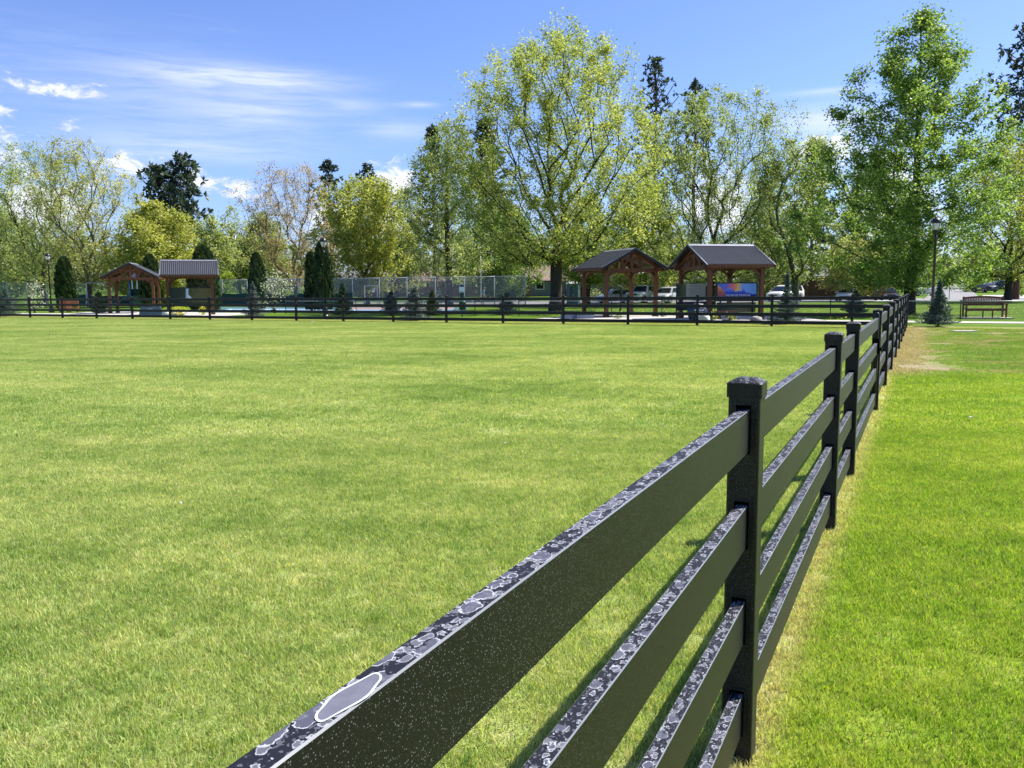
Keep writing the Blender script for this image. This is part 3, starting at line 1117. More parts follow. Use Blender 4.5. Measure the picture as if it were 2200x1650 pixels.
def prof_oval(t):
    return max(0.0, 1 - abs((t - 0.38) / (0.62 if t > 0.38 else 0.5)) ** 1.8) ** 0.7


def prof_broad(t):
    return max(0.0, 1 - abs((t - 0.50) / 0.53) ** 3.2) ** 0.55


def prof_cone(t):
    return (0.35 + 0.65 * min(1, t * 5)) * max(0.0, 1 - t) ** 0.58 + 0.04


def prof_fan(t):
    return max(0.0, 1 - abs((t - 0.60) / (0.40 if t > 0.60 else 0.85)) ** 2.0) ** 0.6


LEAFX = 1.65


def broadleaf(name, label, u, D, top_y, half_px, leafk, barkm, n_clump=190, leaves=34, lsize=0.17, z0f=0.2, prof=prof_oval, R0=None, lean=(0, 0), trunkf=0.28, clump=0.62, seed=1, leader=False, group=None, slope=0.35, bare=0.0, yoff=0.0, fork=None):
    rng = np.random.default_rng(seed)
    base = gp(u, D)
    H = top_at(u, top_y, D)
    rx = half_px / FPX * D
    R0 = R0 or 0.018 * H
    t = thing(name, label, 'tree', base, 0, group)
    zt = H * (0.93 if leader else trunkf)
    nseg = 12 if leader else 5
    trunk = [(0, 0, -0.1)]
    wob = rng.normal(size=(nseg + 1, 2)) * 0.03 * (zt / nseg)
    acc = np.zeros(2)
    for i in range(1, nseg + 1):
        f = i / nseg
        acc = acc + wob[i]
        trunk.append((acc[0] + lean[0] * f * zt, acc[1] + lean[1] * f * zt, zt * f))
    H = H - clump * 0.5
    tg = envelope_pts(rng, int(n_clump * 1.35), H, H * z0f, rx * 1.13, prof, shell=0.42)
    tg[:, 0] += lean[0] * tg[:, 2]
    tg[:, 1] += lean[1] * tg[:, 2] + yoff
    tg = tg[np.argsort(np.linalg.norm(tg - np.array([0, 0, H * z0f * 0.8]), axis=1))]
    extra = []
    if fork:
        for (fx, fz) in fork:
            extra.append(np.array([fx, rng.uniform(-0.8, 0.8), fz]))
    P, par, tips = grow(rng, trunk, extra + list(tg), slope=slope, step=max(0.55, H * 0.05), zmin=(0.75 * H * z0f if not fork else 0.06 * H))
    rad = radii(P, par, tips, R0, 0.006 + 0.00006 * D, 0.56)
    if par[1] == 0:
        rad[0] = rad[1] * 1.45
    obj('trunk', branch_mesh(P, par, rad, 'trunk', barkm), t)
    # leaf clumps at the twig ends and a little way back along them, some twigs left nearly bare
    C, A = [], []
    for k in tips:
        if rng.uniform() < bare:
            continue
        tone = rng.uniform(0.2, 0.8)
        for (kk, share) in ((k, 1.0), (par[k], 0.55), (par[par[k]] if par[k] > 0 else k, 0.25)):
            nl = int(leaves * LEAFX * share * rng.uniform(0.35, 1.6))
            if nl < 1:
                continue
            rc = clump * rng.uniform(0.5, 1.25)
            q = rng.normal(size=(nl, 3)) * rc * np.array([0.5, 0.5, 0.42])
            C.append(P[kk][None] + q)
            A.append(np.clip(rng.normal(tone, 0.18, nl), 0, 1))
    C = np.concatenate(C)
    V, F = leaf_quads(rng, C, lsize * 0.95, 0.74)
    obj('crown', npmesh('crown', V, F, LEAF[leafk], np.concatenate(A)), t)
    return t


def pine(name, label, u, D, top_y, half_px, seed=1, z0f=0.35, leafk='pine', nb=70, group=None, dens=1.0, tuft=0.55, cone=prof_cone, lean=0.0):
    rng = np.random.default_rng(seed)
    base = gp(u, D)
    H = top_at(u, top_y, D)
    rx = half_px / FPX * D * 1.45
    t = thing(name, label, 'tree', base, 0, group)
    ns = 16
    trunk = [(lean * H * (i / ns) ** 2 + 0.02 * H * math.sin(i * 1.1 + seed) * 0.15, 0, H * i / ns * 0.985 - (0.1 if i == 0 else 0)) for i in range(ns + 1)]
    P = [np.array(p) for p in trunk]
    par = [-1] + list(range(ns))
    tips = [ns]
    tuftC, tuftD = [P[-1]], [np.array([0, 0, 1.0])]
    for k in range(nb):
        tt = (k + rng.uniform()) / nb
        tt = tt ** 0.9
        z = H * (z0f + (0.985 - z0f) * tt)
        Lb = rx * cone(tt) * rng.uniform(0.55, 1.12)
        if Lb < 0.15:
            continue
        a = k * 2.399 + rng.uniform(-0.5, 0.5)
        i0 = min(int(z / H / 0.985 * ns), ns - 1)
        root = P[i0] + (P[i0 + 1] - P[i0]) * 0.5
        dirh = np.array([math.cos(a), math.sin(a), 0])
        rise = rng.uniform(-0.15, 0.25) + 0.35 * tt
        prev = i0
        nsb = max(2, int(Lb / 0.8))
        for q in range(1, nsb + 1):
            f = q / nsb
            p = np.array([P[i0][0], P[i0][1], z]) + dirh * Lb * f + np.array([0, 0, Lb * (rise * f + 0.22 * f * f - 0.12 * math.sin(math.pi * f))])
            P.append(p)
            par.append(prev)
            prev = len(P) - 1
            if f > 0.25:
                for _ in range(max(1, int(rng.poisson(2.2 * dens)))):
                    off = rng.normal(size=3) * np.array([1, 1, 0.55]) * (0.16 * Lb * f + 0.12)
                    tuftC.append(p + off)
                    tuftD.append(dirh * 0.8 + np.array([0, 0, 0.5]) + rng.normal(size=3) * 0.3)
        tips.append(prev)
    P, par = np.array(P), np.array(par)
    rad = radii(P, par, tips, 0.011 * H, 0.018, 0.45)
    zrel = np.clip(P[:ns + 1, 2] / H, 0, 1)
    rad[:ns + 1] = 0.0125 * H * (1 - zrel) ** 0.8 + 0.03
    obj('trunk', branch_mesh(P, par, rad, 'trunk', BARK_P), t)
    TC, TD = np.array(tuftC), np.array(tuftD)
    nn = 13
    n = len(TC) * nn
    C = np.repeat(TC, nn, 0)
    Dd = rand_dirs(rng, n) + np.repeat(TD, nn, 0) * 0.7
    Dd /= np.linalg.norm(Dd, axis=1)[:, None]
    sd_ = np.cross(Dd, rand_dirs(rng, n))
    sd_ /= np.maximum(np.linalg.norm(sd_, axis=1), 1e-6)[:, None]
    L = (tuft * rng.uniform(0.5, 1.2, n))[:, None]
    w = L * 0.19
    V = np.stack([C, C + Dd * L * 0.55 + sd_ * w, C + Dd * L, C + Dd * L * 0.55 - sd_ * w], 1).reshape(-1, 3)
    at = np.clip(np.repeat(rng.uniform(0, 1, len(TC)), nn) * 0.6 + rng.uniform(0, 0.4, n), 0, 1)
    obj('crown', npmesh('crown', V, np.arange(4 * n).reshape(-1, 4), LEAF[leafk], at), t)
    return t


def young_spruce(label, u, D, H, w, leafk='spruce', seed=1, leader=1.0):
    rng = np.random.default_rng(seed)
    t = thing('young_spruce', label, 'spruce', gp(u, D), rng.uniform(0, 6), 'young spruces planted along the fence')
    P = [np.array([0, 0, -0.05])]
    ns = 10
    for i in range(1, ns + 1):
        P.append(np.array([rng.normal() * .008, rng.normal() * .008, H * i / ns]))
    par = [-1] + list(range(ns))
    C, Dn = [], []
    tips = [ns]
    lev = 15
    for k in range(lev):
        f = (k + 0.3) / lev
        z = H * (0.06 + 0.88 * f)
        Lb = w / 2 * ((1 - f) ** leader * 0.96 + 0.05)
        m_ = 9 if f < 0.6 else 6
        for q in range(m_):
            a = q * 2 * math.pi / m_ + k * 0.7 + rng.uniform(-.3, .3)
            L = Lb * rng.uniform(0.5, 1.25)
            dirh = np.array([math.cos(a), math.sin(a), 0.0])
            i0 = min(int(z / H * ns), ns - 1)
            prev = i0
            drop = -0.10 + 0.45 * f
            nsb = 3
            for j in range(1, nsb + 1):
                ff = j / nsb
                p = np.array([0, 0, z]) + dirh * L * ff + np.array([0, 0, L * (drop * ff + 0.18 * ff * ff)])
                P.append(p)
                par.append(prev)
                prev = len(P) - 1
            tips.append(prev)
            # needles on the branch and on side twigs
            nn = int(60 + 130 * L)
            s = rng.uniform(0.12, 1.0, nn)
            sidev = np.array([-dirh[1], dirh[0], 0])
            side = rng.uniform(-1, 1, nn) * (1 - s * 0.75) * L * 0.42
            pts = np.array([0, 0, z])[None] + dirh[None] * (L * s + np.abs(side) * 0.25)[:, None] + sidev[None] * side[:, None]
            pts[:, 2] += L * (drop * s + 0.18 * s * s) + rng.normal(size=nn) * 0.018
            C.append(pts)
            Dn.append(dirh[None] * 0.6 + sidev[None] * np.sign(side)[:, None] * 0.5 + rng.normal(size=(nn, 3)) * 0.55 + np.array([[0, 0, 0.25]]))
    nn = 60
    C.append(np.column_stack([np.zeros(nn), np.zeros(nn), rng.uniform(H * 0.8, H * 1.0, nn)]))
    Dn.append(rng.normal(size=(nn, 3)) * 0.6 + np.array([[0, 0, 0.8]]))
    P, par = np.array(P), np.array(par)
    rad = radii(P, par, tips, 0.022 * H, 0.006, 0.5)
    obj('trunk', branch_mesh(P, par, rad, 'trunk', BARK_P), t)
    C, Dn = np.concatenate(C), np.concatenate(Dn)
    n = len(C)
    Dn /= np.linalg.norm(Dn, axis=1)[:, None]
    sd_ = np.cross(Dn, rand_dirs(rng, n))
    sd_ /= np.maximum(np.linalg.norm(sd_, axis=1), 1e-6)[:, None]
    L = (rng.uniform(0.05, 0.105, n))[:, None]
    V = np.stack([C, C + Dn * L * 0.5 + sd_ * L * 0.16, C + Dn * L, C + Dn * L * 0.5 - sd_ * L * 0.16], 1).reshape(-1, 3)
    obj('crown', npmesh('crown', V, np.arange(4 * n).reshape(-1, 4), LEAF[leafk], np.clip(rng.normal(0.5, 0.22, n), 0, 1)), t)
    return t


def arborvitae(label, u, D, H, w, seed=1):
    rng = np.random.default_rng(seed)
    t = thing('arborvitae', label, 'arborvitae', gp(u, D), 0, 'columnar arborvitae beyond the back fence')
    b = MB()
    b.tube([(0, 0, -0.05), (0.02, 0, H * 0.3), (-0.02, 0, H * 0.6), (0, 0, H * 0.9)], [0.11, 0.09, 0.05, 0.02], 8)
    b.build('trunk', BARK_D, t, True)
    n = int(5200 * (H / 4.5) * (w / 1.6))
    z = rng.uniform(0.02, 1.0, n) ** 0.92
    a = rng.uniform(0, 6.283, n)
    pr = np.clip(1 - z, 0, 1) ** 0.46 * (0.82 + 0.5 * z) * np.minimum(1, 0.75 + z * 3)
    lob = 1 + 0.10 * np.sin(3 * a + z * 7 + seed) + 0.07 * np.sin(7 * a - z * 19 + seed) + 0.06 * np.sin(11 * a + z * 31)
    r = pr * lob * w / 2 * rng.uniform(0.70, 1.04, n)
    C = np.column_stack([r * np.cos(a), r * np.sin(a), z * H])
    out = np.column_stack([np.cos(a), np.sin(a), np.zeros(n)])
    Dd = out * 0.45 + np.array([[0, 0, 1.0]]) + rng.normal(size=(n, 3)) * 0.28
    Dd /= np.linalg.norm(Dd, axis=1)[:, None]
    sd_ = np.cross(Dd, out + rng.normal(size=(n, 3)) * 0.6)
    sd_ /= np.maximum(np.linalg.norm(sd_, axis=1), 1e-6)[:, None]
    L = rng.uniform(0.16, 0.32, n)[:, None]
    V = np.stack([C - Dd * L * .5, C + sd_ * L * 0.32, C + Dd * L * .6, C - sd_ * L * 0.32], 1).reshape(-1, 3)
    at = np.clip(0.45 + 0.3 * np.sin(5 * a + z * 23 + seed) + rng.normal(size=n) * 0.2, 0, 1)
    obj('crown', npmesh('crown', V, np.arange(4 * n).reshape(-1, 4), LEAF['thuja'], at), t)
    return t


def shrub(name, label, cat, u, D, H, w, leafk, n=900, lsize=0.14, seed=1, stems=7, upright=0.0, group=None, zc=0.0):
    rng = np.random.default_rng(seed)
    t = thing(name, label, cat, gp(u, D), 0, group)
    tg = envelope_pts(rng, max(18, n // 30), H, H * zc, w / 2, prof_fan if upright else prof_round)
    P, par, tips = grow(rng, [(0, 0, -0.05), (0, 0, H * 0.08)], list(tg[np.argsort(tg[:, 2])]), step=H * 0.12, slope=0.5)
    obj('stems', branch_mesh(P, par, radii(P, par, tips, 0.03 * H, 0.012), 'stems', BARK_G), t)
    cl = n // len(tips)
    C = np.concatenate([P[k][None] + rng.normal(size=(cl, 3)) * w * 0.09 for k in tips])
    V, F = leaf_quads(rng, C, lsize)
    obj('foliage', npmesh('foliage', V, F, LEAF[leafk], np.clip(np.repeat(rng.uniform(0.2, 0.8, len(tips)), cl) + rng.normal(size=len(C)) * 0.15, 0, 1)), t)
    return t


# ------------------------------------------------------------------ trees
broadleaf('maple_tree', 'tallest yellow-green maple left of the gabled pavilion, many upright limbs', 1195, 60, 66, 195, 'maple', BARK_D, n_clump=540, leaves=48, lsize=0.155, z0f=0.17, R0=0.42, trunkf=0.30, clump=0.62, seed=11, slope=1.0, bare=0.06, prof=prof_broad)
broadleaf('linden_tree', 'tall green tree with one straight trunk behind the end of the side fence', 1952, 48, 20, 178, 'green', BARK_D, n_clump=470, leaves=52, lsize=0.155, z0f=0.10, prof=lambda t: (min(1, 0.78 + t) if t < .3 else max(0.0, 1 - ((t - .3) / .72) ** 1.7) ** 0.75) * 1.0, R0=0.32, clump=0.56, seed=23, leader=True, slope=0.08, bare=0.15)
broadleaf('willow_tree', 'broad pale green tree with fanning twigs behind the mural pavilion', 1527, 76, 190, 150, 'mid', BARK_D, n_clump=440, leaves=36, lsize=0.165, z0f=0.10, R0=0.40, trunkf=0.22, clump=0.70, seed=31, lean=(0.055, 0), slope=0.9, bare=0.05, prof=prof_broad)
broadleaf('forked_tree', 'sparse yellow-green tree with a forked trunk right of the mural pavilion', 1710, 70, 275, 80, 'mid', BARK_G, n_clump=170, leaves=28, lsize=0.19, z0f=0.16, R0=0.30, trunkf=0.14, clump=0.60, seed=37, slope=0.8, bare=0.10, fork=[(-1.6, 7), (1.9, 8)], prof=prof_broad)
broadleaf('cottonwood_tree', 'tall mid-green tree with a dark upright trunk left of the tallest maple', 967, 86, 250, 88, 'mid', BARK_D, n_clump=300, leaves=30, lsize=0.194, z0f=0.12, R0=0.33, clump=0.75, seed=41, leader=True, slope=0.6, bare=0.15)
broadleaf('spring_tree', 'rounded yellow-green tree standing right of the middle lamp post', 790, 90, 376, 90, 'yellow', BARK_G, n_clump=280, leaves=34, lsize=0.24, z0f=0.10, R0=0.30, trunkf=0.16, clump=0.80, seed=43, slope=0.8, prof=prof_broad)
broadleaf('budding_tree', 'pinkish-brown budding tree with bare twigs left of the middle lamp post', 640, 100, 350, 88, 'pink', BARK_G, n_clump=330, leaves=18, lsize=0.176, z0f=0.12, R0=0.32, trunkf=0.14, clump=0.75, seed=47, slope=1.0, bare=0.2, prof=prof_broad)
broadleaf('spring_tree', 'tall pale yellow-green tree with upright limbs behind the far-left arborvitae', 195, 90, 288, 88, 'beige', BARK_G, n_clump=300, leaves=24, lsize=0.194, z0f=0.15, R0=0.34, trunkf=0.20, clump=0.72, seed=53, slope=0.9, bare=0.22, prof=prof_broad)
broadleaf('spring_tree', 'tall pale green tree at the left edge behind the leftmost lamp post', 98, 96, 308, 92, 'pale', BARK_D, n_clump=300, leaves=26, lsize=0.202, z0f=0.12, R0=0.34, trunkf=0.20, clump=0.78, seed=59, slope=0.8, bare=0.22, prof=prof_broad)
broadleaf('spring_tree', 'rounded yellow-green tree behind the left pair of pavilions', 345, 88, 428, 85, 'yellow', BARK_G, n_clump=260, leaves=36, lsize=0.24, z0f=0.10, R0=0.26, trunkf=0.16, clump=0.80, seed=61, slope=0.6)
broadleaf('park_tree', 'greyish green tree cut by the left edge of the picture', 5, 112, 430, 75, 'mid', BARK_D, n_clump=220, leaves=36, lsize=0.28, z0f=0.06, R0=0.3, trunkf=0.15, clump=0.95, seed=67)
broadleaf('park_tree', 'pale green slender tree behind the corrugated pavilion at left', 458, 104, 455, 42, 'pale', BARK_G, n_clump=120, leaves=30, lsize=0.24, z0f=0.15, R0=0.2, trunkf=0.2, clump=0.75, seed=71, slope=0.8)
broadleaf('park_tree', 'thin half-bare pale tree with leaning trunk between pavilion and flowering shrub', 520, 108, 438, 40, 'pale', BARK_D, n_clump=110, leaves=15, lsize=0.22, z0f=0.22, R0=0.2, trunkf=0.24, clump=0.75, seed=73, lean=(-0.06, 0), slope=1.0, bare=0.2)
broadleaf('park_tree', 'olive green tree behind the white flowering shrub', 572, 112, 455, 55, 'mid', BARK_D, n_clump=190, leaves=30, lsize=0.26, z0f=0.06, R0=0.24, trunkf=0.14, clump=0.9, seed=79)
broadleaf('park_tree', 'pale slender tree between the round yellow-green tree and the dark-trunked tall tree', 880, 112, 395, 38, 'pale', BARK_D, n_clump=130, leaves=24, lsize=0.24, z0f=0.10, R0=0.2, trunkf=0.2, clump=0.8, seed=83, slope=0.9, bare=0.1)
broadleaf('park_tree', 'dark green tree behind the pet waste station sign', 1075, 104, 420, 85, 'green', BARK_D, n_clump=260, leaves=36, lsize=0.26, z0f=0.06, R0=0.3, trunkf=0.15, clump=0.9, seed=89)
broadleaf('park_tree', 'bright green leafy tree directly behind the gabled pavilion', 1385, 90, 375, 78, 'maple', BARK_D, n_clump=230, leaves=36, lsize=0.24, z0f=0.08, R0=0.3, trunkf=0.18, clump=0.8, seed=97)
broadleaf('park_tree', 'shorter dark trunked tree beside the portable toilet', 1262, 76, 400, 60, 'maple', BARK_D, n_clump=130, leaves=30, lsize=0.22, z0f=0.20, R0=0.30, trunkf=0.3, clump=0.75, seed=101)
broadleaf('park_tree', 'yellow-green tree at the right edge beside the parked dark cars', 2165, 80, 285, 110, 'maple', BARK_D, n_clump=320, leaves=34, lsize=0.194, z0f=0.14, R0=0.34, trunkf=0.22, clump=0.8, seed=103, prof=prof_broad, bare=0.12)
broadleaf('park_tree', 'low pale tree overhanging the brown board fence', 1835, 90, 500, 62, 'beige', BARK_G, n_clump=130, leaves=32, lsize=0.22, z0f=0.12, R0=0.18, trunkf=0.16, clump=0.75, seed=107)
broadleaf('park_tree', 'olive tree filling the gap right of the broad pale green tree', 1640, 100, 390, 60, 'mid', BARK_D, n_clump=170, leaves=26, lsize=0.26, z0f=0.08, R0=0.26, trunkf=0.15, clump=0.9, seed=109, bare=0.1)
broadleaf('park_tree', 'green tree crowding behind the straight-trunked tall tree', 1870, 104, 330, 80, 'green', BARK_D, n_clump=220, leaves=36, lsize=0.26, z0f=0.10, R0=0.3, trunkf=0.18, clump=0.95, seed=113)
broadleaf('street_tree', 'small round tree far along the street', 2062, 240, 560, 22, 'mid', BARK_D, n_clump=70, leaves=40, lsize=0.45, z0f=0.1, R0=0.3, clump=1.4, seed=127)
broadleaf('street_tree', 'taller hazy tree at the far end of the street', 2025, 300, 545, 22, 'mid', BARK_D, n_clump=80, leaves=40, lsize=0.55, z0f=0.1, R0=0.3, clump=1.6, seed=131)
broadleaf('street_tree', 'dark leafy tree over the black cars on the street', 2120, 160, 520, 42, 'green', BARK_D, n_clump=110, leaves=40, lsize=0.36, z0f=0.15, R0=0.3, clump=1.2, seed=137)

pine('pine_tree', 'tall dark pine rising behind the right shoulder of the tallest maple', 1405, 112, 120, 46, 201, 0.45, nb=62, dens=0.9)
pine('pine_tree', 'dark pine tip above the broad pale green tree', 1488, 118, 170, 38, 203, 0.45, nb=56, dens=0.9)
pine('pine_tree', 'dark pine cut by the right edge of the picture', 2184, 92, 52, 72, 205, 0.30, nb=95, dens=1.25, cone=lambda t: (0.5 + t) * max(0, 1 - t) ** 0.5 if t < .5 else max(0, 1 - t) ** 0.5 * 1.0 + .05)
pine('pine_tree', 'wide dark pine with rounded top above the left pavilions', 402, 132, 343, 38, 207, 0.25, nb=72, dens=0.62, tuft=0.95, cone=lambda t: max(0.0, 1 - abs((t - .35) / .68) ** 2.2) ** .6)
pine('pine_tree', 'slightly lower dark pine touching the wide rounded pine on its left', 355, 130, 362, 27, 209, 0.25, nb=58, dens=0.62, tuft=0.95, cone=lambda t: max(0.0, 1 - abs((t - .4) / .63) ** 2.2) ** .6)
pine('pine_tree', 'small dark pine top right of the pinkish budding tree', 716, 150, 343, 30, 211, 0.35, nb=50, dens=0.9, tuft=0.7)
pine('pine_tree', 'small dark pine top above the round yellow-green tree', 797, 152, 350, 28, 213, 0.35, nb=50, dens=0.9, tuft=0.7)
pine('pine_tree', 'dark narrow pine behind the dark-trunked tall tree', 938, 128, 268, 30, 215, 0.30, nb=64, dens=1.0, tuft=0.7)
pine('pine_tree', 'dark pine showing left of the tallest maple crown', 1050, 118, 250, 40, 217, 0.25, nb=70, dens=1.1, tuft=0.7)
pine('pine_tree', 'dark pine half hidden behind the forked tree', 1742, 112, 300, 40, 219, 0.15, nb=70, dens=1.0, tuft=0.7)
pine('pine_tree', 'dark conifer low behind the court fence near the white house', 855, 125, 520, 26, 221, 0.1, nb=46, dens=1.1, tuft=0.6)
pine('pine_tree', 'dark conifer low behind the thin leaning tree', 535, 140, 515, 26, 223, 0.1, nb=46, dens=1.1, tuft=0.6)


def far_wood():
    rng = np.random.default_rng(77)
    C, S_, A = [], [], []
    for k in range(300):
        u = rng.uniform(-260, 2480)
        if 1990 < u < 2105:
            continue
        D = rng.uniform(165, 215)
        p = gp(u, D)
        H = rng.uniform(7.0, 14.0)
        r = rng.uniform(2.5, 4.5)
        n = 210
        q = rand_dirs(rng, n) * (rng.uniform(0.45, 1.0, n) ** 0.5)[:, None]
        C.append(np.array(p)[None] + np.column_stack([q[:, 0] * r, q[:, 1] * r, H * 0.52 + q[:, 2] * H * 0.5]))
        A.append(np.clip(rng.normal(rng.uniform(0.1, 0.8), 0.15, n), 0, 1))
    C = np.concatenate(C)
    V, F = leaf_quads(rng, C, 0.95)
    o = obj('far_wood', npmesh('far_wood', V, F, LEAF['far'], np.concatenate(A)))
    tag(o, 'distant mass of olive and green trees along the horizon', 'woods', kind='stuff')


far_wood()

# young spruces behind the back fence, left to right
young_spruce('young blue-green spruce cut by the left edge behind the back fence', 14, 57, 1.95, 1.7, 'spruce', 301)
young_spruce('small yellowish young fir between two left pavilion-side fence posts', 215, 62, 1.65, 1.25, 'ygspruce', 302, 0.7)
young_spruce('silvery young spruce with drooping tip beside the white flowering shrub', 547, 48.5, 2.15, 1.25, 'silver', 303)
young_spruce('young spruce just right of the middle lamp post', 738, 51, 2.1, 1.35, 'ygspruce', 304)
young_spruce('small dark young spruce in front of the court gate', 842, 53, 1.55, 1.45, 'spruce', 305)
young_spruce('wide silvery young spruce close behind the fence below the white house', 893, 43.4, 1.85, 1.5, 'silver', 306)
young_spruce('small yellowish young fir touching the wide silvery spruce', 930, 51, 1.6, 1.1, 'ygspruce', 307)
young_spruce('small dark young spruce between the waste station and the tallest maple', 1090, 53, 1.5, 1.3, 'spruce', 308)
young_spruce('tall slim young spruce at the fence right of the mural pavilion', 1690, 36.2, 2.3, 1.5, 'spruce', 309, 2.0)
young_spruce('low dark young spruce behind the fence near the white sedan', 1838, 49, 1.4, 1.6, 'spruce', 310)
young_spruce('blue-green young spruce left of the wooden bench', 2016, 33, 1.9, 1.55, 'spruce', 311, 1.9)

arborvitae('broad double-topped arborvitae beside the leftmost lamp post', 145, 75, 4.7, 1.95, 401)
arborvitae('arborvitae seen through and above the gabled left pavilion', 328, 72, 4.7, 2.0, 402)
arborvitae('arborvitae behind the corrugated roof of the left pavilion', 442, 68, 5.2, 2.8, 403)
arborvitae('arborvitae beside the white flowering shrub', 556, 70, 4.7, 1.65, 404)
arborvitae('slim arborvitae left of the one behind the middle lamp post', 671, 67, 4.6, 1.15, 405)
arborvitae('tallest arborvitae directly behind the middle lamp post', 697, 66, 5.4, 1.8, 406)

shrub('flowering_shrub', 'white flowering shrub beside the silvery young spruce', 'shrub', 592, 60, 3.0, 2.2, 'white', 620, 0.12, 411, upright=1)
shrub('flowering_shrub', 'small white blossoming tree left of the leftmost lamp post', 'shrub', 76, 66, 2.8, 1.8, 'white', 420, 0.11, 412, upright=1)
shrub('lime_shrub', 'round lime green shrub at the right end of the corrugated left pavilion', 'shrub', 487, 92, 4.0, 2.4, 'lime', 1500, 0.22, 413)
shrub('flower_clump', 'yellow flower clump under the left end of the waterfall panel', 'flowers', 388, 56, 0.6, 1.0, 'flower', 420, 0.09, 414)
shrub('flower_clump', 'yellow flower clump under the right end of the waterfall panel', 'flowers', 437, 56.5, 0.6, 0.55, 'flower', 240, 0.09, 415)
shrub('lime_shrub', 'trimmed lime shrub at the right edge beside the street', 'shrub', 2187, 106, 2.6, 2.6, 'lime', 1300, 0.24, 416)
shrub('dark_shrub', 'dark rounded hedge bush left of the black sedan', 'shrub', 2092, 132, 3.1, 4.5, 'green', 1500, 0.32, 417)
shrub('lime_shrub', 'pale shrub beside the tan board fence behind the ring sculpture', 'shrub', 1278, 98, 1.4, 2.2, 'pale', 500, 0.2, 418)
for k, (u, D, lb) in enumerate([(1267, 45, 'small dark perennial at the foot of the gabled pavilion'), (1328, 43.5, 'dark perennial under the ring sculpture'), (1533, 38.6, 'low yellowish perennial left in the stone bed'), (1571, 38.4, 'low yellowish perennial right in the stone bed'), (1425, 46, 'leafy perennial between the two right pavilions')]):
    shrub('perennial', lb, 'plant', u, D, 0.5, 0.55, 'mid' if k in (2, 3, 4) else 'green', 140, 0.10, 430 + k, group='perennials round the pavilions')

for k, (u, D, H_, w_, lk, lb) in enumerate([
        (1345, 116, 4.6, 5.5, 'far', 'dark green bush above the tan board fence left of the white pickup'),
        (1430, 114, 5.2, 6.5, 'far', 'large dark bush above the tan board fence over the silver SUV'),
        (1530, 113, 4.8, 6.0, 'far', 'dark bush filling the gap under the mural pavilion roof'),
        (1605, 113, 5.0, 6.5, 'far', 'dark grey-green bush behind the right post of the mural pavilion'),
        (1690, 116, 5.4, 6.0, 'far', 'dark bush behind the forked trunk above the brown board fence'),
        (1785, 115, 4.8, 6.0, 'far', 'dark bush above the middle of the brown board fence'),
        (1925, 112, 4.2, 5.5, 'far', 'dark bush behind the red car and the tall straight trunk'),
        (2165, 150, 6.0, 8.0, 'far', 'dark bush behind the driveway cars at the right edge'),
        (1095, 110, 4.4, 6.0, 'far', 'dark bush at the right end of the court fence'),
        (700, 118, 4.4, 6.0, 'far', 'dark bush behind the court fence beside the middle arborvitae'),
        (600, 122, 4.6, 7.0, 'far', 'dark bush behind the court fence beyond the flowering shrub'),
        (30, 116, 4.6, 7.0, 'far', 'dark bush behind the court fence at the left edge')]):
    shrub('dark_shrub', lb, 'shrub', u, D, H_, w_, lk, 1500, 0.30, 450 + k, group='dark bushes beyond the park')

# low dandelions and flower heads in the verge behind the bench
rng = np.random.default_rng(5)
C = []
for k in range(900):
    u = rng.uniform(1150, 2230)
    D = rng.uniform(40, 60)
    p = gp(u, D)
    if sB(p.x, p.y) > 7.3:
        C.append((p.x, p.y, rng.uniform(0.05, 0.14)))
C = np.array(C)
V, F = leaf_quads(rng, C, 0.09, 0.9, 2.0)
tag(obj('dandelions', npmesh('dandelions', V, F, LEAF['flower'], rng.uniform(0.5, 1, len(C)))), 'yellow dandelions scattered over the far verge', 'flowers', kind='stuff')


# ------------------------------------------------------------------ pavilions
def wood_mat(name, c0, c1):
    m, nt, out = mat(name)
    tc = nd(nt, 'ShaderNodeTexCoord', out=3)
    v = nd(nt, 'ShaderNodeVectorMath', {0: tc, 1: (6.0, 6.0, 1.2)}, operation='MULTIPLY')
    n = noise(nt, v, 3.0, 5.0, 0.6, 1.5)
    principled(nt, out, ramp(nt, n, [(0.3, c0), (0.7, c1)]), 0.55, 0, 0.35, bump(nt, n, 0.25, 0.01))
    return m


M_TIMBER = wood_mat('stained_timber', (0.080, 0.030, 0.011), (0.185, 0.072, 0.026))
M_DECK = wood_mat('shaded_roof_boards', (0.016, 0.008, 0.005), (0.035, 0.017, 0.010))  # timber colour darkened to paint in the shade under the roof
M_ROOF = simple('dark_metal_roof', (0.046, 0.046, 0.048), 0.40, 0.2, 0.5, 0.12, 2.0)
M_RIDGE = simple('roof_trim', (0.28, 0.28, 0.30), 0.35, 0.4)
M_STEEL = simple('black_steel', (0.012, 0.012, 0.014), 0.5)
PW, PL, EAVE, RIDGE = 4.0, 3.7, 2.70, 3.74


def arc_pts(c, r, a0, a1, n=7):
    return [(c[0] + r * math.cos(a0 + (a1 - a0) * k / n), c[1] + r * math.sin(a0 + (a1 - a0) * k / n)) for k in range(n + 1)]


def curved_brace(inner, wid, plane, off, th):
    """ribbon along a list of (h, z) points; plane 'x' = lies in the XZ plane at y=off, 'y' = in the YZ plane at x=off"""
    b = MB()
    pts = inner
    outer = []
    for i, p in enumerate(pts):
        q0, q1 = pts[max(i - 1, 0)], pts[min(i + 1, len(pts) - 1)]
        dx, dz = q1[0] - q0[0], q1[1] - q0[1]
        L = math.hypot(dx, dz)
        outer.append((p[0] - dz / L * wid, p[1] + dx / L * wid))
    for i in range(len(pts) - 1):
        quad = [pts[i], pts[i + 1], outer[i + 1], outer[i]]
        b.prism(quad, off - th / 2, off + th / 2, axis='y' if plane == 'x' else 'x')
    return b


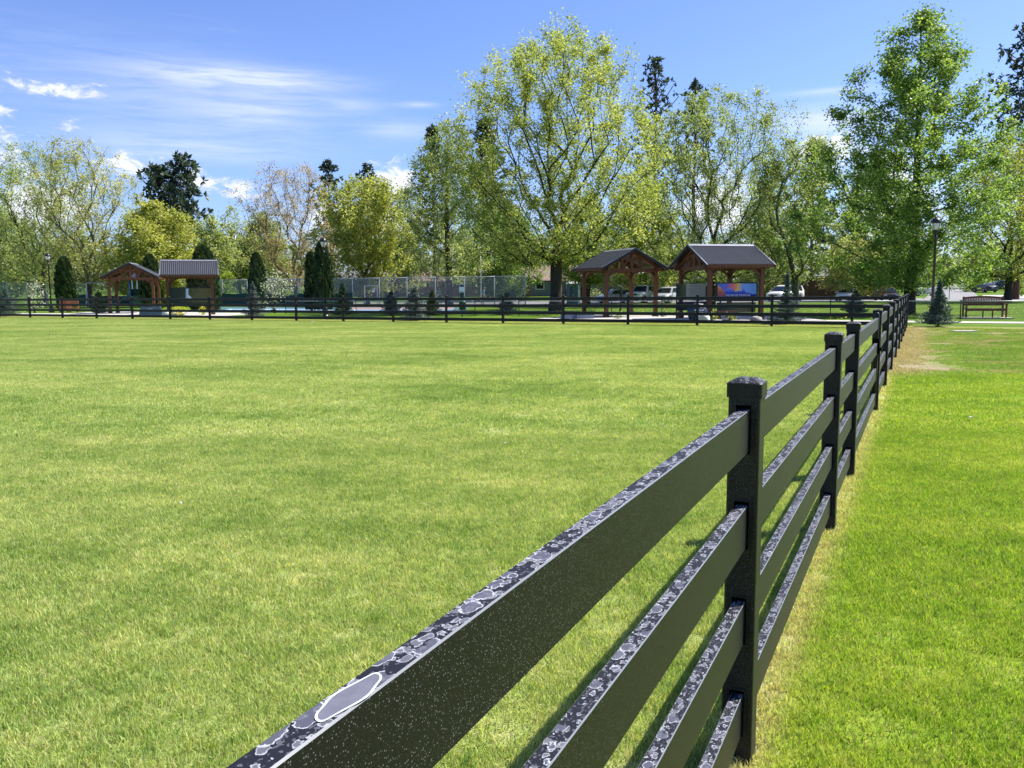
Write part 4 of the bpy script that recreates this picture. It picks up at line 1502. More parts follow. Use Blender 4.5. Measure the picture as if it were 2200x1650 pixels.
def make_pavilion(label, cx, cy, rz):
    t = thing('timber_pavilion', label, 'pavilion', (cx, cy, 0), rz, 'timber pavilions')
    px, py = 1.52, 1.42
    for sx_ in (-1, 1):
        for sy_ in (-1, 1):
            b = MB()
            b.box((sx_ * px, sy_ * py, 1.27), (0.19, 0.19, 2.5))
            p = b.build('post', M_TIMBER, t)
            b = MB()
            b.box((sx_ * px, sy_ * py, 0.14), (0.27, 0.27, 0.24))
            b.build('post_base', M_TIMBER, p)
            # knee braces: one along the eave, one across
            e = arc_pts((sx_ * (px - 0.09 - 0.62), 1.86), 0.62, 0, math.pi / 2) if sx_ > 0 else arc_pts((sx_ * (px - 0.09 - 0.62), 1.86), 0.62, math.pi, math.pi / 2)
            curved_brace(e, 0.10 * (1 if sx_ < 0 else -1), 'x', sy_ * py, 0.10).build('brace', M_TIMBER, t)
            e = arc_pts((sy_ * (py - 0.09 - 0.58), 1.88), 0.58, 0, math.pi / 2) if sy_ > 0 else arc_pts((sy_ * (py - 0.09 - 0.58), 1.88), 0.58, math.pi, math.pi / 2)
            curved_brace(e, 0.10 * (1 if sy_ < 0 else -1), 'y', sx_ * px, 0.10).build('brace', M_TIMBER, t)
    for sx_ in (-1, 1):
        b = MB()
        b.box((sx_ * px, 0, 2.60), (0.16, PL - 0.1, 0.20))
        b.build('eave_beam', M_TIMBER, t)
        b = MB()
        b.box((sx_ * (PW / 2 + 0.012), 0, EAVE - 0.05), (0.04, PL - 0.06, 0.17))
        b.build('fascia', M_TIMBER, t)
    sl = math.hypot(PW / 2, RIDGE - EAVE)
    for sy_ in (-1, 1):
        y = sy_ * py
        b = MB()
        b.box((0, y, 2.585), (2 * px - 0.2, 0.15, 0.20))
        b.build('tie_beam', M_TIMBER, t)
        b = MB()
        b.box((0, y, 3.16), (0.15, 0.14, 0.92))
        b.build('king_post', M_TIMBER, t)
        b = MB()
        b.box((0, y, 3.20), (1.10, 0.11, 0.14))
        b.build('collar_beam', M_TIMBER, t)
        for sx_ in (-1, 1):
            b = MB()
            b.box((sx_ * 0.58, y, 2.93), (0.12, 0.12, 0.66))
            b.build('queen_post', M_TIMBER, t)
            b = MB()
            b.beam((sx_ * (PW / 2 - 0.05), y, EAVE - 0.14), (0, y, RIDGE - 0.14), 0.13, 0.18)
            b.build('rafter', M_TIMBER, t)
        curved_brace(arc_pts((0, 2.66), 0.44, math.pi, 0, 12), 0.10, 'x', y, 0.10).build('arch_brace', M_TIMBER, t)
    for sx_ in (-1, 1):
        # corrugated sheet: ribs run from ridge to eave, a wave along the roof
        b = MB()
        n = 30 * 6
        top, bot = [], []
        V, F = [], []
        for k in range(n + 1):
            y = -PL / 2 + PL * k / n
            w_ = 0.021 * math.sin(2 * math.pi * k / 6)
            nx, nz = sx_ * (RIDGE - EAVE) / sl, (PW / 2) / sl
            V += [(sx_ * 0.01 + nx * w_, y, RIDGE + nz * w_), (sx_ * (PW / 2 + 0.05) + nx * w_, y, EAVE - 0.026 + nz * w_)]
        for k in range(n):
            F.append((2 * k, 2 * k + 1, 2 * k + 3, 2 * k + 2) if sx_ < 0 else (2 * k, 2 * k + 2, 2 * k + 3, 2 * k + 1))
        b.add(V, F)
        b.build('roof_sheet', M_ROOF, t, True)
        b = MB()
        b.add([(sx_ * 0.02, -PL / 2 + .03, RIDGE - 0.035), (sx_ * (PW / 2), -PL / 2 + .03, EAVE - 0.04), (sx_ * (PW / 2), PL / 2 - .03, EAVE - 0.04), (sx_ * 0.02, PL / 2 - .03, RIDGE - 0.035)], [(0, 1, 2, 3)])
        b.add([(sx_ * 0.02, -PL / 2 + .03, RIDGE - 0.06), (sx_ * (PW / 2), -PL / 2 + .03, EAVE - 0.065), (sx_ * (PW / 2), PL / 2 - .03, EAVE - 0.065), (sx_ * 0.02, PL / 2 - .03, RIDGE - 0.06)], [(3, 2, 1, 0)])
        b.build('roof_deck', M_DECK, t)
        for sy_ in (-1, 1):
            b = MB()
            b.beam((sx_ * (PW / 2 + 0.05), sy_ * (PL / 2), EAVE - 0.07), (0, sy_ * (PL / 2), RIDGE - 0.03), 0.035, 0.14)
            b.build('barge_board', M_STEEL, t)
            b = MB()
            b.beam((sx_ * (PW / 2 + 0.06), sy_ * (PL / 2), EAVE - 0.005), (0, sy_ * (PL / 2), RIDGE + 0.03), 0.06, 0.022)
            b.build('rake_trim', M_RIDGE, t)
    b = MB()
    b.add([(-0.16, -PL / 2 - .02, RIDGE - 0.05), (0, -PL / 2 - .02, RIDGE + 0.045), (0.16, -PL / 2 - .02, RIDGE - 0.05), (-0.16, PL / 2 + .02, RIDGE - 0.05), (0, PL / 2 + .02, RIDGE + 0.045), (0.16, PL / 2 + .02, RIDGE - 0.05)], [(0, 1, 4, 3), (1, 2, 5, 4)])
    b.build('ridge_cap', M_RIDGE, t)
    return t


pavA = make_pavilion('timber pavilion with open gable facing the camera, in front of parked cars', 6.10, 47.3, R(20))
pavB = make_pavilion('timber pavilion sheltering the sunset mountain mural, tree shadow on roof', 10.62, 42.6, R(15.5 - 90))
pC = gp(293, 64)
pavC = make_pavilion('far timber pavilion with open gable, play tower behind it', pC.x, pC.y, R(15))
pD = gp(413, 58.3)
pavD = make_pavilion('far timber pavilion seen roof-side on, waterfall panel beneath it', pD.x, pD.y, R(20 - 90))


# ------------------------------------------------------------------ display panels
def print_mat(name, stops, axis='X', noise_amt=0.0, scale=1.0):
    m, nt, out = mat(name)
    tc = nd(nt, 'ShaderNodeTexCoord', out=0)
    sp = nd(nt, 'ShaderNodeSeparateXYZ', {0: tc}, out=None)
    f = sp.outputs[0 if axis == 'X' else 2]
    n = noise(nt, tc, 5.0 * scale, 4.0, 0.6, 0.6)
    f = mth(nt, 'ADD', f, mth(nt, 'MULTIPLY', mth(nt, 'SUBTRACT', n, 0.5), noise_amt))
    principled(nt, out, ramp(nt, f, stops), 0.35, 0, 0.4)
    return m


M_SUNSET = print_mat('sunset_print', [(0.0, (0.06, 0.18, 0.65)), (0.24, (0.16, 0.14, 0.55)), (0.36, (0.70, 0.14, 0.16)), (0.46, (0.75, 0.26, 0.12)), (0.54, (0.70, 0.52, 0.09)), (0.62, (0.14, 0.30, 0.75)), (1.0, (0.18, 0.42, 0.85))], 'X', 0.36)
M_MTN = print_mat('mountain_print', [(0.0, (0.004, 0.012, 0.10)), (0.6, (0.012, 0.05, 0.46)), (1.0, (0.16, 0.26, 0.75))], 'Z', 0.5, 2.0)
M_ORANGE = print_mat('alpenglow_print', [(0.0, (0.10, 0.03, 0.12)), (0.5, (0.45, 0.10, 0.05)), (1.0, (0.95, 0.36, 0.08))], 'Z', 0.8, 2.0)
M_NIGHT = print_mat('dark_shore_print', [(0.0, (0.005, 0.012, 0.03)), (1.0, (0.01, 0.02, 0.06))], 'X', 0.2)
M_BEIGE = simple('beige_panel', (0.42, 0.39, 0.29), 0.6, var=0.05)
M_INK = simple('printed_ink', (0.03, 0.03, 0.03), 0.6)
M_GREENP = print_mat('forest_print', [(0.25, (0.012, 0.03, 0.016)), (0.5, (0.05, 0.075, 0.02)), (0.7, (0.11, 0.10, 0.03))], 'X', 1.2, 3.0)
M_WATER = print_mat('waterfall_print', [(0.0, (0.30, 0.42, 0.72)), (0.5, (0.75, 0.80, 0.90)), (1.0, (0.22, 0.32, 0.62))], 'X', 0.5, 2.0)
M_WHITE = simple('white_lettering', (0.80, 0.80, 0.80), 0.5, var=0.03)


def text_mesh(s, size, m):
    cu = bpy.data.curves.new('lettering', 'FONT')
    cu.body = s
    cu.size = size
    cu.extrude = 0.002
    cu.align_x = 'CENTER'
    o = bpy.data.objects.new('tmp', cu)
    COL.objects.link(o)
    dg = bpy.context.evaluated_depsgraph_get()
    me = bpy.data.meshes.new_from_object(o.evaluated_get(dg))
    bpy.data.objects.remove(o, do_unlink=True)
    me.materials.clear()
    me.materials.append(m)
    return me


def put_text(s, size, m, parent, x, y, z, name='lettering'):
    o = obj(name, text_mesh(s, size, m), parent, (x, y, z))
    o.rotation_euler = (math.pi / 2, 0, 0)
    return o


# mural stands along the ridge direction inside pavilion B; local x runs along it, -y faces the camera
dirB = Vector((math.cos(R(15.5)), math.sin(R(15.5))))
norB = Vector((-dirB.y, dirB.x))
mc = Vector((10.62, 42.6)) + dirB * 0.30 + norB * (-1.15)
mur = thing('mural_sign', 'wide sunset mountain mural with white lettering under the right pavilion', 'sign', (mc.x, mc.y, 0), R(15.5))
MW, MZ0, MZ1 = 2.16, 0.98, 1.80
b = MB()
b.box((0, 0.03, (MZ0 + MZ1) / 2), (MW, 0.04, MZ1 - MZ0))
b.build('picture_panel', M_SUNSET, mur)
b = MB()
for zz in (MZ0 - 0.03, MZ1 + 0.03):
    b.box((0, 0.02, zz), (MW + 0.16, 0.07, 0.055))
for xx in (-MW / 2 - 0.05, MW / 2 + 0.05):
    b.box((xx, 0.02, (MZ0 + MZ1) / 2), (0.055, 0.068, MZ1 - MZ0))
b.build('frame', M_STEEL, mur)


def flat_poly(pts, y, th, name, m, parent):
    b = MB()
    b.prism(pts, y, y - th)
    return b.build(name, m, parent)


zz = MZ0
flat_poly([(-MW / 2, zz + .12), (-0.72, zz + .24), (-0.64, zz + .46), (-0.50, zz + .60), (-0.44, zz + .57), (-0.38, zz + .60), (-0.26, zz + .55), (-0.12, zz + .42), (0.05, zz + .44), (0.22, zz + .45), (0.36, zz + .56), (0.48, zz + .38), (0.66, zz + .36), (0.86, zz + .28), (MW / 2, zz + .30), (MW / 2, zz + .04), (-MW / 2, zz + .04)], 0.009, 0.003, 'mountain_range', M_MTN, mur)
flat_poly([(-MW / 2, zz + .72), (-0.92, zz + .62), (-0.70, zz + .40), (-0.62, zz + .24), (-0.80, zz + .16), (-MW / 2, zz + .10)], 0.0055, 0.003, 'glowing_ridge', M_ORANGE, mur)
flat_poly([(-MW / 2, zz + .0), (MW / 2, zz + .0), (MW / 2, zz + .22), (0.70, zz + .17), (0.30, zz + .10), (-0.4, zz + .07), (-MW / 2, zz + .12)], 0.0025, 0.003, 'shoreline', M_NIGHT, mur)
flat_poly([(-0.7, zz + .035), (0.7, zz + .05), (0.72, zz + .075), (-0.6, zz + .06)], -0.001, 0.003, 'water_glint', M_WATER, mur)
put_text('THE WAY OF THE SALTESE', 0.115, M_WHITE, mur, 0.05, -0.006, zz + 0.205)
for xx in (-0.9, 0.9):
    b = MB()
    b.box((xx, 0.04, 0.48), (0.07, 0.06, 0.96))
    b.build('support_leg', M_STEEL, mur)
b = MB()
b.box((0, 0.05, 0.62), (MW, 0.03, 0.5))
b.build('lower_panel', M_GREENP, mur)

# beige text panel plus dark picture panel left of the mural, across the gable end
gp_c = Vector((10.62, 42.6)) - dirB * 1.25 + norB * 0.15
inf = thing('information_panel', 'beige information panel beside a dark waterfall picture under the right pavilion', 'sign', (gp_c.x, gp_c.y, 0), R(-2))
b = MB()
b.box((0.12, 0, 1.40), (1.28, 0.04, 0.80))
b.build('text_panel', M_BEIGE, inf)
b = MB()
b.box((-0.76, 0.01, 1.38), (0.46, 0.04, 0.80))
b.build('picture_panel', M_GREENP, inf)
b = MB()
b.box((0.58, -0.024, 1.40), (0.24, 0.008, 0.54))
b.build('inset_picture', M_GREENP, inf)
b = MB()
b.box((-0.06, -0.023, 1.69), (0.48, 0.006, 0.035))
for k in range(7):
    b.box((-0.10 - 0.02 * (k % 3), -0.0225, 1.58 - 0.055 * k), (0.56 - 0.05 * (k % 3), 0.004, 0.012))
b.build('printed_text', simple('faded_ink', (0.22, 0.20, 0.16), 0.7), inf)
b = MB()
b.box((0.07, -0.0225, 1.10), (0.34, 0.004, 0.10))
b.build('printed_caption', simple('ochre_print', (0.28, 0.23, 0.06), 0.6), inf)
b = MB()
for xx in (-0.98, 0.80):
    b.box((xx, 0.05, 0.92), (0.06, 0.06, 1.84))
b.box((-0.09, 0.05, 0.68), (1.8, 0.03, 0.44))
b.build('stand', M_STEEL, inf)

# waterfall panel in pavilion D
dirD = Vector((math.cos(R(20)), math.sin(R(20))))
wc = Vector((pD.x, pD.y)) - Vector((-dirD.y, dirD.x)) * 1.05
wf = thing('waterfall_panel', 'wide forest waterfall picture panel under the corrugated left pavilion', 'sign', (wc.x, wc.y, 0), R(20))
b = MB()
b.box((0, 0, 1.33), (2.9, 0.04, 0.98))
b.build('picture_panel', M_GREENP, wf)
flat_poly([(-0.28, 1.80), (-0.10, 1.80), (-0.14, 1.40), (0.06, 1.18), (0.18, 1.0), (-0.34, 1.0), (-0.30, 1.3)], -0.021, 0.003, 'waterfall', M_WATER, wf)
b = MB()
for z_ in (0.82, 1.85):
    b.box((0, 0, z_), (3.06, 0.07, 0.06))
for xx in (-1.50, 1.50, 1.15):
    b.box((xx, 0.01, 0.95), (0.06, 0.055, 1.76))
b.build('frame', M_STEEL, wf)

# ------------------------------------------------------------------ stones, seats, plaques
M_STONE = simple('grey_stone', (0.34, 0.33, 0.31), 0.9, var=0.3, scale=4, bmp=0.5)
M_WSTONE = simple('pale_stone', (0.58, 0.57, 0.54), 0.9, var=0.25, scale=4, bmp=0.5)
M_BSTONE = simple('dark_blue_stone', (0.022, 0.035, 0.075), 0.45, var=0.3, scale=3)
M_SLATE = simple('slate_blue_concrete', (0.17, 0.20, 0.26), 0.85, var=0.25, scale=2)


def rock(name, label, u, D, sx_, sy_, sz_, m, seed, cat='rock', rz=0.0, group=None):
    rng = np.random.default_rng(seed)
    b = MB()
    n, q = 14, 8
    V, F = [], []
    ph = rng.uniform(0, 6, 8)
    for i in range(q + 1):
        th = math.pi * i / q
        for k in range(n):
            a = 2 * math.pi * k / n
            d = 1 + 0.10 * math.sin(2 * a + ph[0] + th * 2) + 0.07 * math.sin(3 * a + ph[1] - th * 3) + 0.05 * math.sin(5 * a + ph[2] + 4 * th)
            st_ = abs(math.sin(th)) ** 0.7
            V.append((d * sx_ / 2 * st_ * math.cos(a), d * sy_ / 2 * st_ * math.sin(a), sz_ * 0.46 + d * sz_ * 0.54 * math.copysign(abs(math.cos(th)) ** 0.8, math.cos(th))))
    for i in range(q):
        for k in range(n):
            F.append((i * n + k, (i + 1) * n + k, (i + 1) * n + (k + 1) % n, i * n + (k + 1) % n))
    b.add(V, F)
    o = b.build(name, m, None, True, gp(u, D), rz)
    if label:
        tag(o, label, cat, group)
    return o


pst = thing('plaque_stone', 'dark blue painted stone with white lettering in front of the mural pavilion', 'stone', gp(1499, 38.6), R(6))
o = rock('stone_body', None, 1499, 38.6, 0.92, 0.42, 0.86, M_BSTONE, 51)
o.parent = pst
o.location = (0, 0, 0)
for k, (w_, z_) in enumerate(((0.26, 0.70), (0.46, 0.58), (0.40, 0.47), (0.3, 0.30))):
    b = MB()
    for q in range(4):
        b.box((-w_ / 2 + w_ * (q + 0.5) / 4, -0.235 - (0.0 if k else -0.03), z_), (w_ / 4 * 0.8, 0.012, 0.05))
    b.build('lettering', M_WHITE, pst)
rock('boulder', 'white boulder lying against the dark blue stone', 1512, 38.0, 0.62, 0.45, 0.40, M_WSTONE, 52)
rock('boulder', 'low grey stone in the bed right of the white boulder', 1542, 38.2, 0.5, 0.3, 0.14, M_WSTONE, 53, group='edging stones')
rock('boulder', 'flat pale stone at the middle of the bed', 1575, 38.0, 0.55, 0.3, 0.12, M_WSTONE, 54, group='edging stones')
rock('boulder', 'grey squarish stone at the right end of the bed', 1625, 38.9, 0.5, 0.4, 0.26, M_STONE, 55, group='edging stones')
rock('boulder', 'pale boulder left below the waterfall pavilion', 352, 55, 0.7, 0.5, 0.4, M_WSTONE, 56)
for k, (u, lb) in enumerate(((1222, 'left slate blue seat block before the gabled pavilion'), (1256, 'right slate blue seat block before the gabled pavilion'))):
    b = MB()
    b.box((0, 0, 0.15), (0.95 if k else 0.72, 0.45, 0.30))
    b.box((0, 0, 0.315), (0.99 if k else 0.76, 0.49, 0.03))
    tag(b.build('seat_block', M_SLATE, None, False, gp(u, 44.0), R(14)), lb, 'block', 'slate seat blocks')
pl = thing('plaque', 'slate grey slanted plaque with pale lettering before the left gabled pavilion', 'plaque', gp(325, 54.5), R(17))
b = MB()
b.prism([(-0.72, 0.0), (0.72, 0.0), (0.62, 0.62), (-0.62, 0.62)], 0.0, 0.18)
b.build('slab', M_SLATE, pl)
for z_, w_ in ((0.50, 0.3), (0.42, 0.75)):
    b = MB()
    for q in range(7):
        b.box((-w_ / 2 + w_ * (q + .5) / 7, -0.004, z_), (w_ / 7 * 0.75, 0.008, 0.035))
    b.build('lettering', M_WHITE, pl)

# plank bench under the mural
bn = thing('plank_bench', 'low dark timber bench under the sunset mural', 'bench', gp(1558, 40.2), R(12))
M_DWOOD = wood_mat('dark_timber', (0.06, 0.025, 0.014), (0.14, 0.06, 0.03))
b = MB()
b.box((0, 0, 0.45), (1.25, 0.36, 0.08))
b.build('seat', M_DWOOD, bn)
for xx in (-0.42, 0.38):
    b = MB()
    b.box((xx, 0, 0.205), (0.22, 0.30, 0.41))
    b.build('leg', M_DWOOD, bn)


# ------------------------------------------------------------------ park benches
M_BENCH = wood_mat('bench_wood', (0.10, 0.032, 0.020), (0.21, 0.072, 0.042))
M_BENCH2 = wood_mat('orange_bench_wood', (0.30, 0.11, 0.04), (0.50, 0.20, 0.08))


def park_bench(label, loc, rz, m, W=1.85, pad=True, nslat=23):
    t = thing('park_bench', label, 'bench', loc, rz)
    if pad:
        b = MB()
        b.box((0, -0.1, 0.045), (W + 0.35, 1.1, 0.05))
        b.build('pad', M_CONC, t)
    z0 = 0.07 if pad else 0.0
    for sx_ in (-1, 1):
        x = sx_ * (W / 2 - 0.05)
        b = MB()
        b.box((x, -0.27, z0 + 0.31), (0.075, 0.075, 0.62))
        b.build('leg', m, t)
        b = MB()
        b.beam((x, 0.25, z0), (x, 0.30, z0 + 1.0), 0.075, 0.075)
        b.build('leg', m, t)
        b = MB()
        b.box((x, -0.03, z0 + 0.645), (0.095, 0.62, 0.05))
        b.build('armrest', m, t)
    for xx in (-0.12, 0.30):
        b = MB()
        b.box((xx, -0.22, z0 + 0.19), (0.05, 0.05, 0.38))
        b.build('leg', m, t)
    for k in range(5):
        b = MB()
        b.box((0, -0.27 + k * 0.115, z0 + 0.42), (W - 0.02, 0.10, 0.03))
        b.build('seat_slat', m, t)
    b = MB()
    b.box((0, -0.325, z0 + 0.37), (W - 0.06, 0.03, 0.11))
    b.build('seat_apron', m, t)
    # arched top rail
    b = MB()
    n = 12
    for k in range(n):
        x0, x1 = -W / 2 + 0.06 + (W - 0.12) * k / n, -W / 2 + 0.06 + (W - 0.12) * (k + 1) / n
        za, zb = [0.965 + 0.07 * math.cos((x / (W / 2)) * math.pi / 2) for x in (x0, x1)]
        b.prism([(x0, z0 + za - 0.09), (x1, z0 + zb - 0.09), (x1, z0 + zb), (x0, z0 + za)], 0.265, 0.315)
    b.build('top_rail', m, t)
    b = MB()
    b.box((0, 0.275, z0 + 0.60), (W - 0.14, 0.045, 0.07))
    b.build('bottom_rail', m, t)
    for k in range(nslat):
        x = -W / 2 + 0.13 + (W - 0.26) * k / (nslat - 1)
        zt = 0.90 + 0.07 * math.cos((x / (W / 2)) * math.pi / 2)
        b = MB()
        b.box((x, 0.285, z0 + (0.63 + zt) / 2), (0.054, 0.018, zt - 0.62))
        b.build('back_slat', m, t)
    return t


park_bench('brown slatted park bench on a concrete pad right of the young spruce', gp(2115, 40.6), R(-14), M_BENCH)
park_bench('left orange-brown bench beside the leftmost lamp post', gp(142, 67.5), R(22), M_BENCH2, 0.85, False, 9)
park_bench('right orange-brown bench under the far-left arborvitae', gp(158, 66.5), R(22), M_BENCH2, 0.85, False, 9)


# ------------------------------------------------------------------ lamp posts
M_LAMP = simple('lamp_black', (0.018, 0.017, 0.019), 0.38, 0.2)
M_FROST, _nt, _out = mat('frosted_glass')
principled(_nt, _out, (0.62, 0.64, 0.66), 0.35, 0, 0.5)


def lamp_post(label, u, D, H=4.75):
    t = thing('lamp_post', label, 'lamp post', gp(u, D), 0, 'black lamp posts in the park')
    b = MB()
    b.lathe([(0.20, 0), (0.20, 0.10), (0.15, 0.16), (0.13, 0.55), (0.10, 0.62), (0.085, 0.70)], 12)
    b.build('base', M_LAMP, t, False)
    b = MB()
    b.lathe([(0.065, 0.65), (0.052, H - 0.95), (0.075, H - 0.93), (0.075, H - 0.88), (0.05, H - 0.86), (0.06, H - 0.80)], 12)
    b.build('pole', M_LAMP, t, True)
    b = MB()
    b.lathe([(0.055, H - 0.80), (0.085, H - 0.72), (0.105, H - 0.62), (0.115, H - 0.58)], 12)
    b.build('lamp_holder', M_LAMP, t, True)
    b = MB()
    b.lathe([(0.10, H - 0.58), (0.16, H - 0.42), (0.185, H - 0.30), (0.185, H - 0.28)], 16)
    gl = b.build('globe', M_FROST, t, True)
    for k in range(4):
        a = k * math.pi / 2 + 0.4
        b = MB()
        b.tube([(0.106 * math.cos(a), 0.106 * math.sin(a), H - 0.585), (0.168 * math.cos(a), 0.168 * math.sin(a), H - 0.42), (0.194 * math.cos(a), 0.194 * math.sin(a), H - 0.285)], 0.010, 5)
        b.build('cage_rib', M_LAMP, gl)
    b = MB()
    b.lathe([(0.215, H - 0.29), (0.215, H - 0.26), (0.19, H - 0.18), (0.14, H - 0.10), (0.075, H - 0.055), (0.03, H - 0.045), (0.035, H - 0.02), (0.012, H)], 16)
    b.build('hood', M_LAMP, t, True)
    return t


lamp_post('black lamp post left of the wooden bench before the straight-trunked tall tree', 2002, 37, 4.62)
lamp_post('black lamp post in front of the tallest arborvitae at mid-left', 701, 50)
lamp_post('black lamp post farthest left beside the double-topped arborvitae', 112, 67)


# ------------------------------------------------------------------ chain link fences
def mesh_mat(name, col, alpha):
    m, nt, out = mat(name)
    d = nd(nt, 'ShaderNodeBsdfPrincipled', {'Base Color': col + (1,), 'Roughness': 0.6, 'Metallic': 0.0})
    tr = nd(nt, 'ShaderNodeBsdfTransparent')
    nt.links.new(nd(nt, 'ShaderNodeMixShader', {0: alpha, 1: tr, 2: d}), out.inputs[0])
    return m


M_GALV = simple('galvanised_steel', (0.50, 0.51, 0.52), 0.45, 0.3)
M_LINK = mesh_mat('chain_link_wire', (0.36, 0.38, 0.40), 0.30)
M_LINKD = mesh_mat('dark_chain_link_wire', (0.06, 0.065, 0.06), 0.22)
M_SCREEN = simple('green_windscreen', (0.010, 0.050, 0.045), 0.8, var=0.15, scale=0.6)
M_GSTEEL = simple('dark_green_steel', (0.02, 0.03, 0.025), 0.5)


def chain_fence(name, label, pts, H, spacing, mlink, mpost, r=0.035, screen=None, screen_h=1.15, mrail=None):
    t = thing(name, label, 'fence')
    pts = [Vector(p) for p in pts]
    for a, c in zip(pts[:-1], pts[1:]):
        d = c - a
        n = max(1, int(round(d.length / spacing)))
        for k in range(n + 1):
            p = a + d * (k / n)
            if k == 0 and a is not pts[0]:
                continue
            b = MB()
            z = gz(p.y)
            b.lathe([(r, z - 0.1), (r, z + H), (r * 0.5, z + H + 0.03)], 8, (p.x, p.y, 0))
            b.build('post', mpost, t, True)
        for k in range(n):
            p, q = a + d * (k / n), a + d * ((k + 1) / n)
            zp, zq = gz(p.y), gz(q.y)
            b = MB()
            b.tube([(p.x, p.y, zp + H - 0.04), (q.x, q.y, zq + H - 0.04)], r * 0.75, 6)
            b.build('top_rail', mrail or mpost, t, True)
            b = MB()
            b.add([(p.x, p.y, zp + 0.04), (q.x, q.y, zq + 0.04), (q.x, q.y, zq + H - 0.06), (p.x, p.y, zp + H - 0.06)], [(0, 1, 2, 3)])
            b.build('mesh_panel', mlink, t)
            if screen and screen[0] <= p.x <= screen[1]:
                b = MB()
                nv = 5
                V, F = [], []
                off = Vector((d.y, -d.x)).normalized() * 0.05
                for i in range(nv + 1):
                    f = i / nv
                    x, y = p.x + (q.x - p.x) * f + off.x, p.y + (q.y - p.y) * f + off.y
                    sag = -0.10 * math.sin(math.pi * f) + 0.10 * math.sin(k * 1.7)
                    V += [(x, y, gz(y) + 0.03), (x, y, gz(y) + screen_h + sag)]
                for i in range(nv):
                    F.append((2 * i, 2 * i + 2, 2 * i + 3, 2 * i + 1))
                b.add(V, F)
                b.build('windscreen', M_SCREEN, t)
    return t


cl = [gp(-60, 99)[:2], gp(760, 80)[:2], gp(1130, 73.5)[:2]]
chain_fence('court_fence', 'tall galvanised chain link fence behind the sports courts', cl, 2.75, 3.0, M_LINK, M_GALV, 0.045, (gp(150, 94).x, gp(722, 81).x), 1.30)
cl2 = [fb(-34, 10.6), fb(-16, 10.2), fb(22, 9.6)]
chain_fence('low_chain_fence', 'low chain link fence behind the pavilions and the wooden bench', cl2, 0.92, 3.0, M_LINKD, M_GSTEEL, 0.026, mrail=M_GALV)
# light top rail
# gate in the court fence
cg = thing('court_gate', 'small framed gate with a red and white notice in the court fence', 'gate', gp(799, 79.0), R(-10))
b = MB()
for xx in (-0.62, 0.62):
    b.box((xx, 0, 1.0), (0.06, 0.06, 2.0))
for z_ in (0.06, 2.0):
    b.box((0, 0, z_), (1.30, 0.055, 0.06))
b.build('frame', M_GALV, cg)
b = MB()
b.box((0.25, -0.04, 1.55), (0.26, 0.01, 0.34))
n_ = b.build('notice', M_WHITE, cg)
b = MB()
b.box((0.25, -0.049, 1.62), (0.20, 0.008, 0.08))
b.build('notice_header', simple('red_print', (0.5, 0.04, 0.04), 0.5), n_)
# short chain-link bay near the portable toilet
chain_fence('yard_fence', 'pale framed chain link yard panel beyond the gabled pavilion', [gp(1256, 92)[:2], gp(1286, 92)[:2]], 1.9, 1.6, M_LINK, simple('pale_paint', (0.66, 0.66, 0.64), 0.5), 0.045)

# ------------------------------------------------------------------ pet waste station, sculpture, portable toilet, play set
ws = thing('waste_station', 'pet waste station with white notice and green bin behind the fence', 'waste station', gp(994, 49), R(3))
b = MB()
b.box((0, 0.03, 0.95), (0.06, 0.05, 1.9))
b.build('post', M_GSTEEL, ws)
sg = MB()
sg.box((0, -0.01, 1.66), (0.30, 0.02, 0.46))
sgo = sg.build('notice', M_WHITE, ws)
b = MB()
b.box((0, -0.023, 1.81), (0.26, 0.006, 0.12))
b.build('notice_header', simple('dark_print', (0.04, 0.05, 0.07), 0.5), sgo)
b = MB()
for k in range(2):
    b.box((0, -0.0225, 1.50 - .035 * k), (0.22, 0.004, 0.012))
b.build('notice_text', simple('dark_print', (0.04, 0.05, 0.07), 0.5), sgo)
b = MB()
b.box((0, -0.05, 1.25), (0.20, 0.14, 0.30))
b.build('bag_dispenser', simple('bin_green', (0.012, 0.055, 0.035), 0.45), ws)
b = MB()
b.lathe([(0.19, 0.42), (0.21, 0.85), (0.22, 0.87), (0.17, 0.92), (0.03, 0.95)], 14, (0.03, -0.22, 0))
b.build('bin', simple('bin_green', (0.012, 0.055, 0.035), 0.45), ws, True)

sc = thing('ring_sculpture', 'black wrought metal sculpture of nested rings seen through the gabled pavilion', 'sculpture', gp(1324, 58), R(5))
for k in range(4):
    b = MB()
    r0 = 0.68 - 0.13 * k
    b.tube([(r0 * math.cos(a), 0, 1.15 + r0 * 0.98 * math.sin(a)) for a in np.linspace(-0.15 - k * 0.25, math.pi + 0.15 + 0.1 * k, 22)], 0.022, 6)
    b.build('ring', M_STEEL, sc, True)
b = MB()
for (cx_, cz_, r_) in ((-0.28, 0.92, 0.17), (0.05, 1.05, 0.15), (0.33, 0.90, 0.17), (-0.05, 0.78, 0.14)):
    b.tube([(cx_ + (r_ * (1 - f * 0.75)) * math.cos(f * 11), 0, cz_ + (r_ * (1 - f * 0.75)) * math.sin(f * 11)) for f in np.linspace(0, 1, 22)], 0.016, 5)
b.build('scrollwork', M_STEEL, sc, True)
b = MB()
b.lathe([(0.16, 0), (0.12, 0.10), (0.055, 0.2), (0.05, 0.5), (0.09, 0.55), (0.05, 0.62), (0.045, 1.55), (0.07, 1.60), (0.03, 1.72)], 10, (0.36, 0.05, 0))
b.build('post', M_STEEL, sc, True)
b = MB()
b.tube([(-0.55, 0, 0), (-0.66, 0, 0.5), (-0.68, 0, 1.15)], 0.025, 6)
for k in range(3):
    b.tube([(-0.62, 0, 0.28 + .2 * k), (-0.30, 0, 0.26 + .2 * k)], 0.014, 5)
b.build('side_stay', M_STEEL, sc)

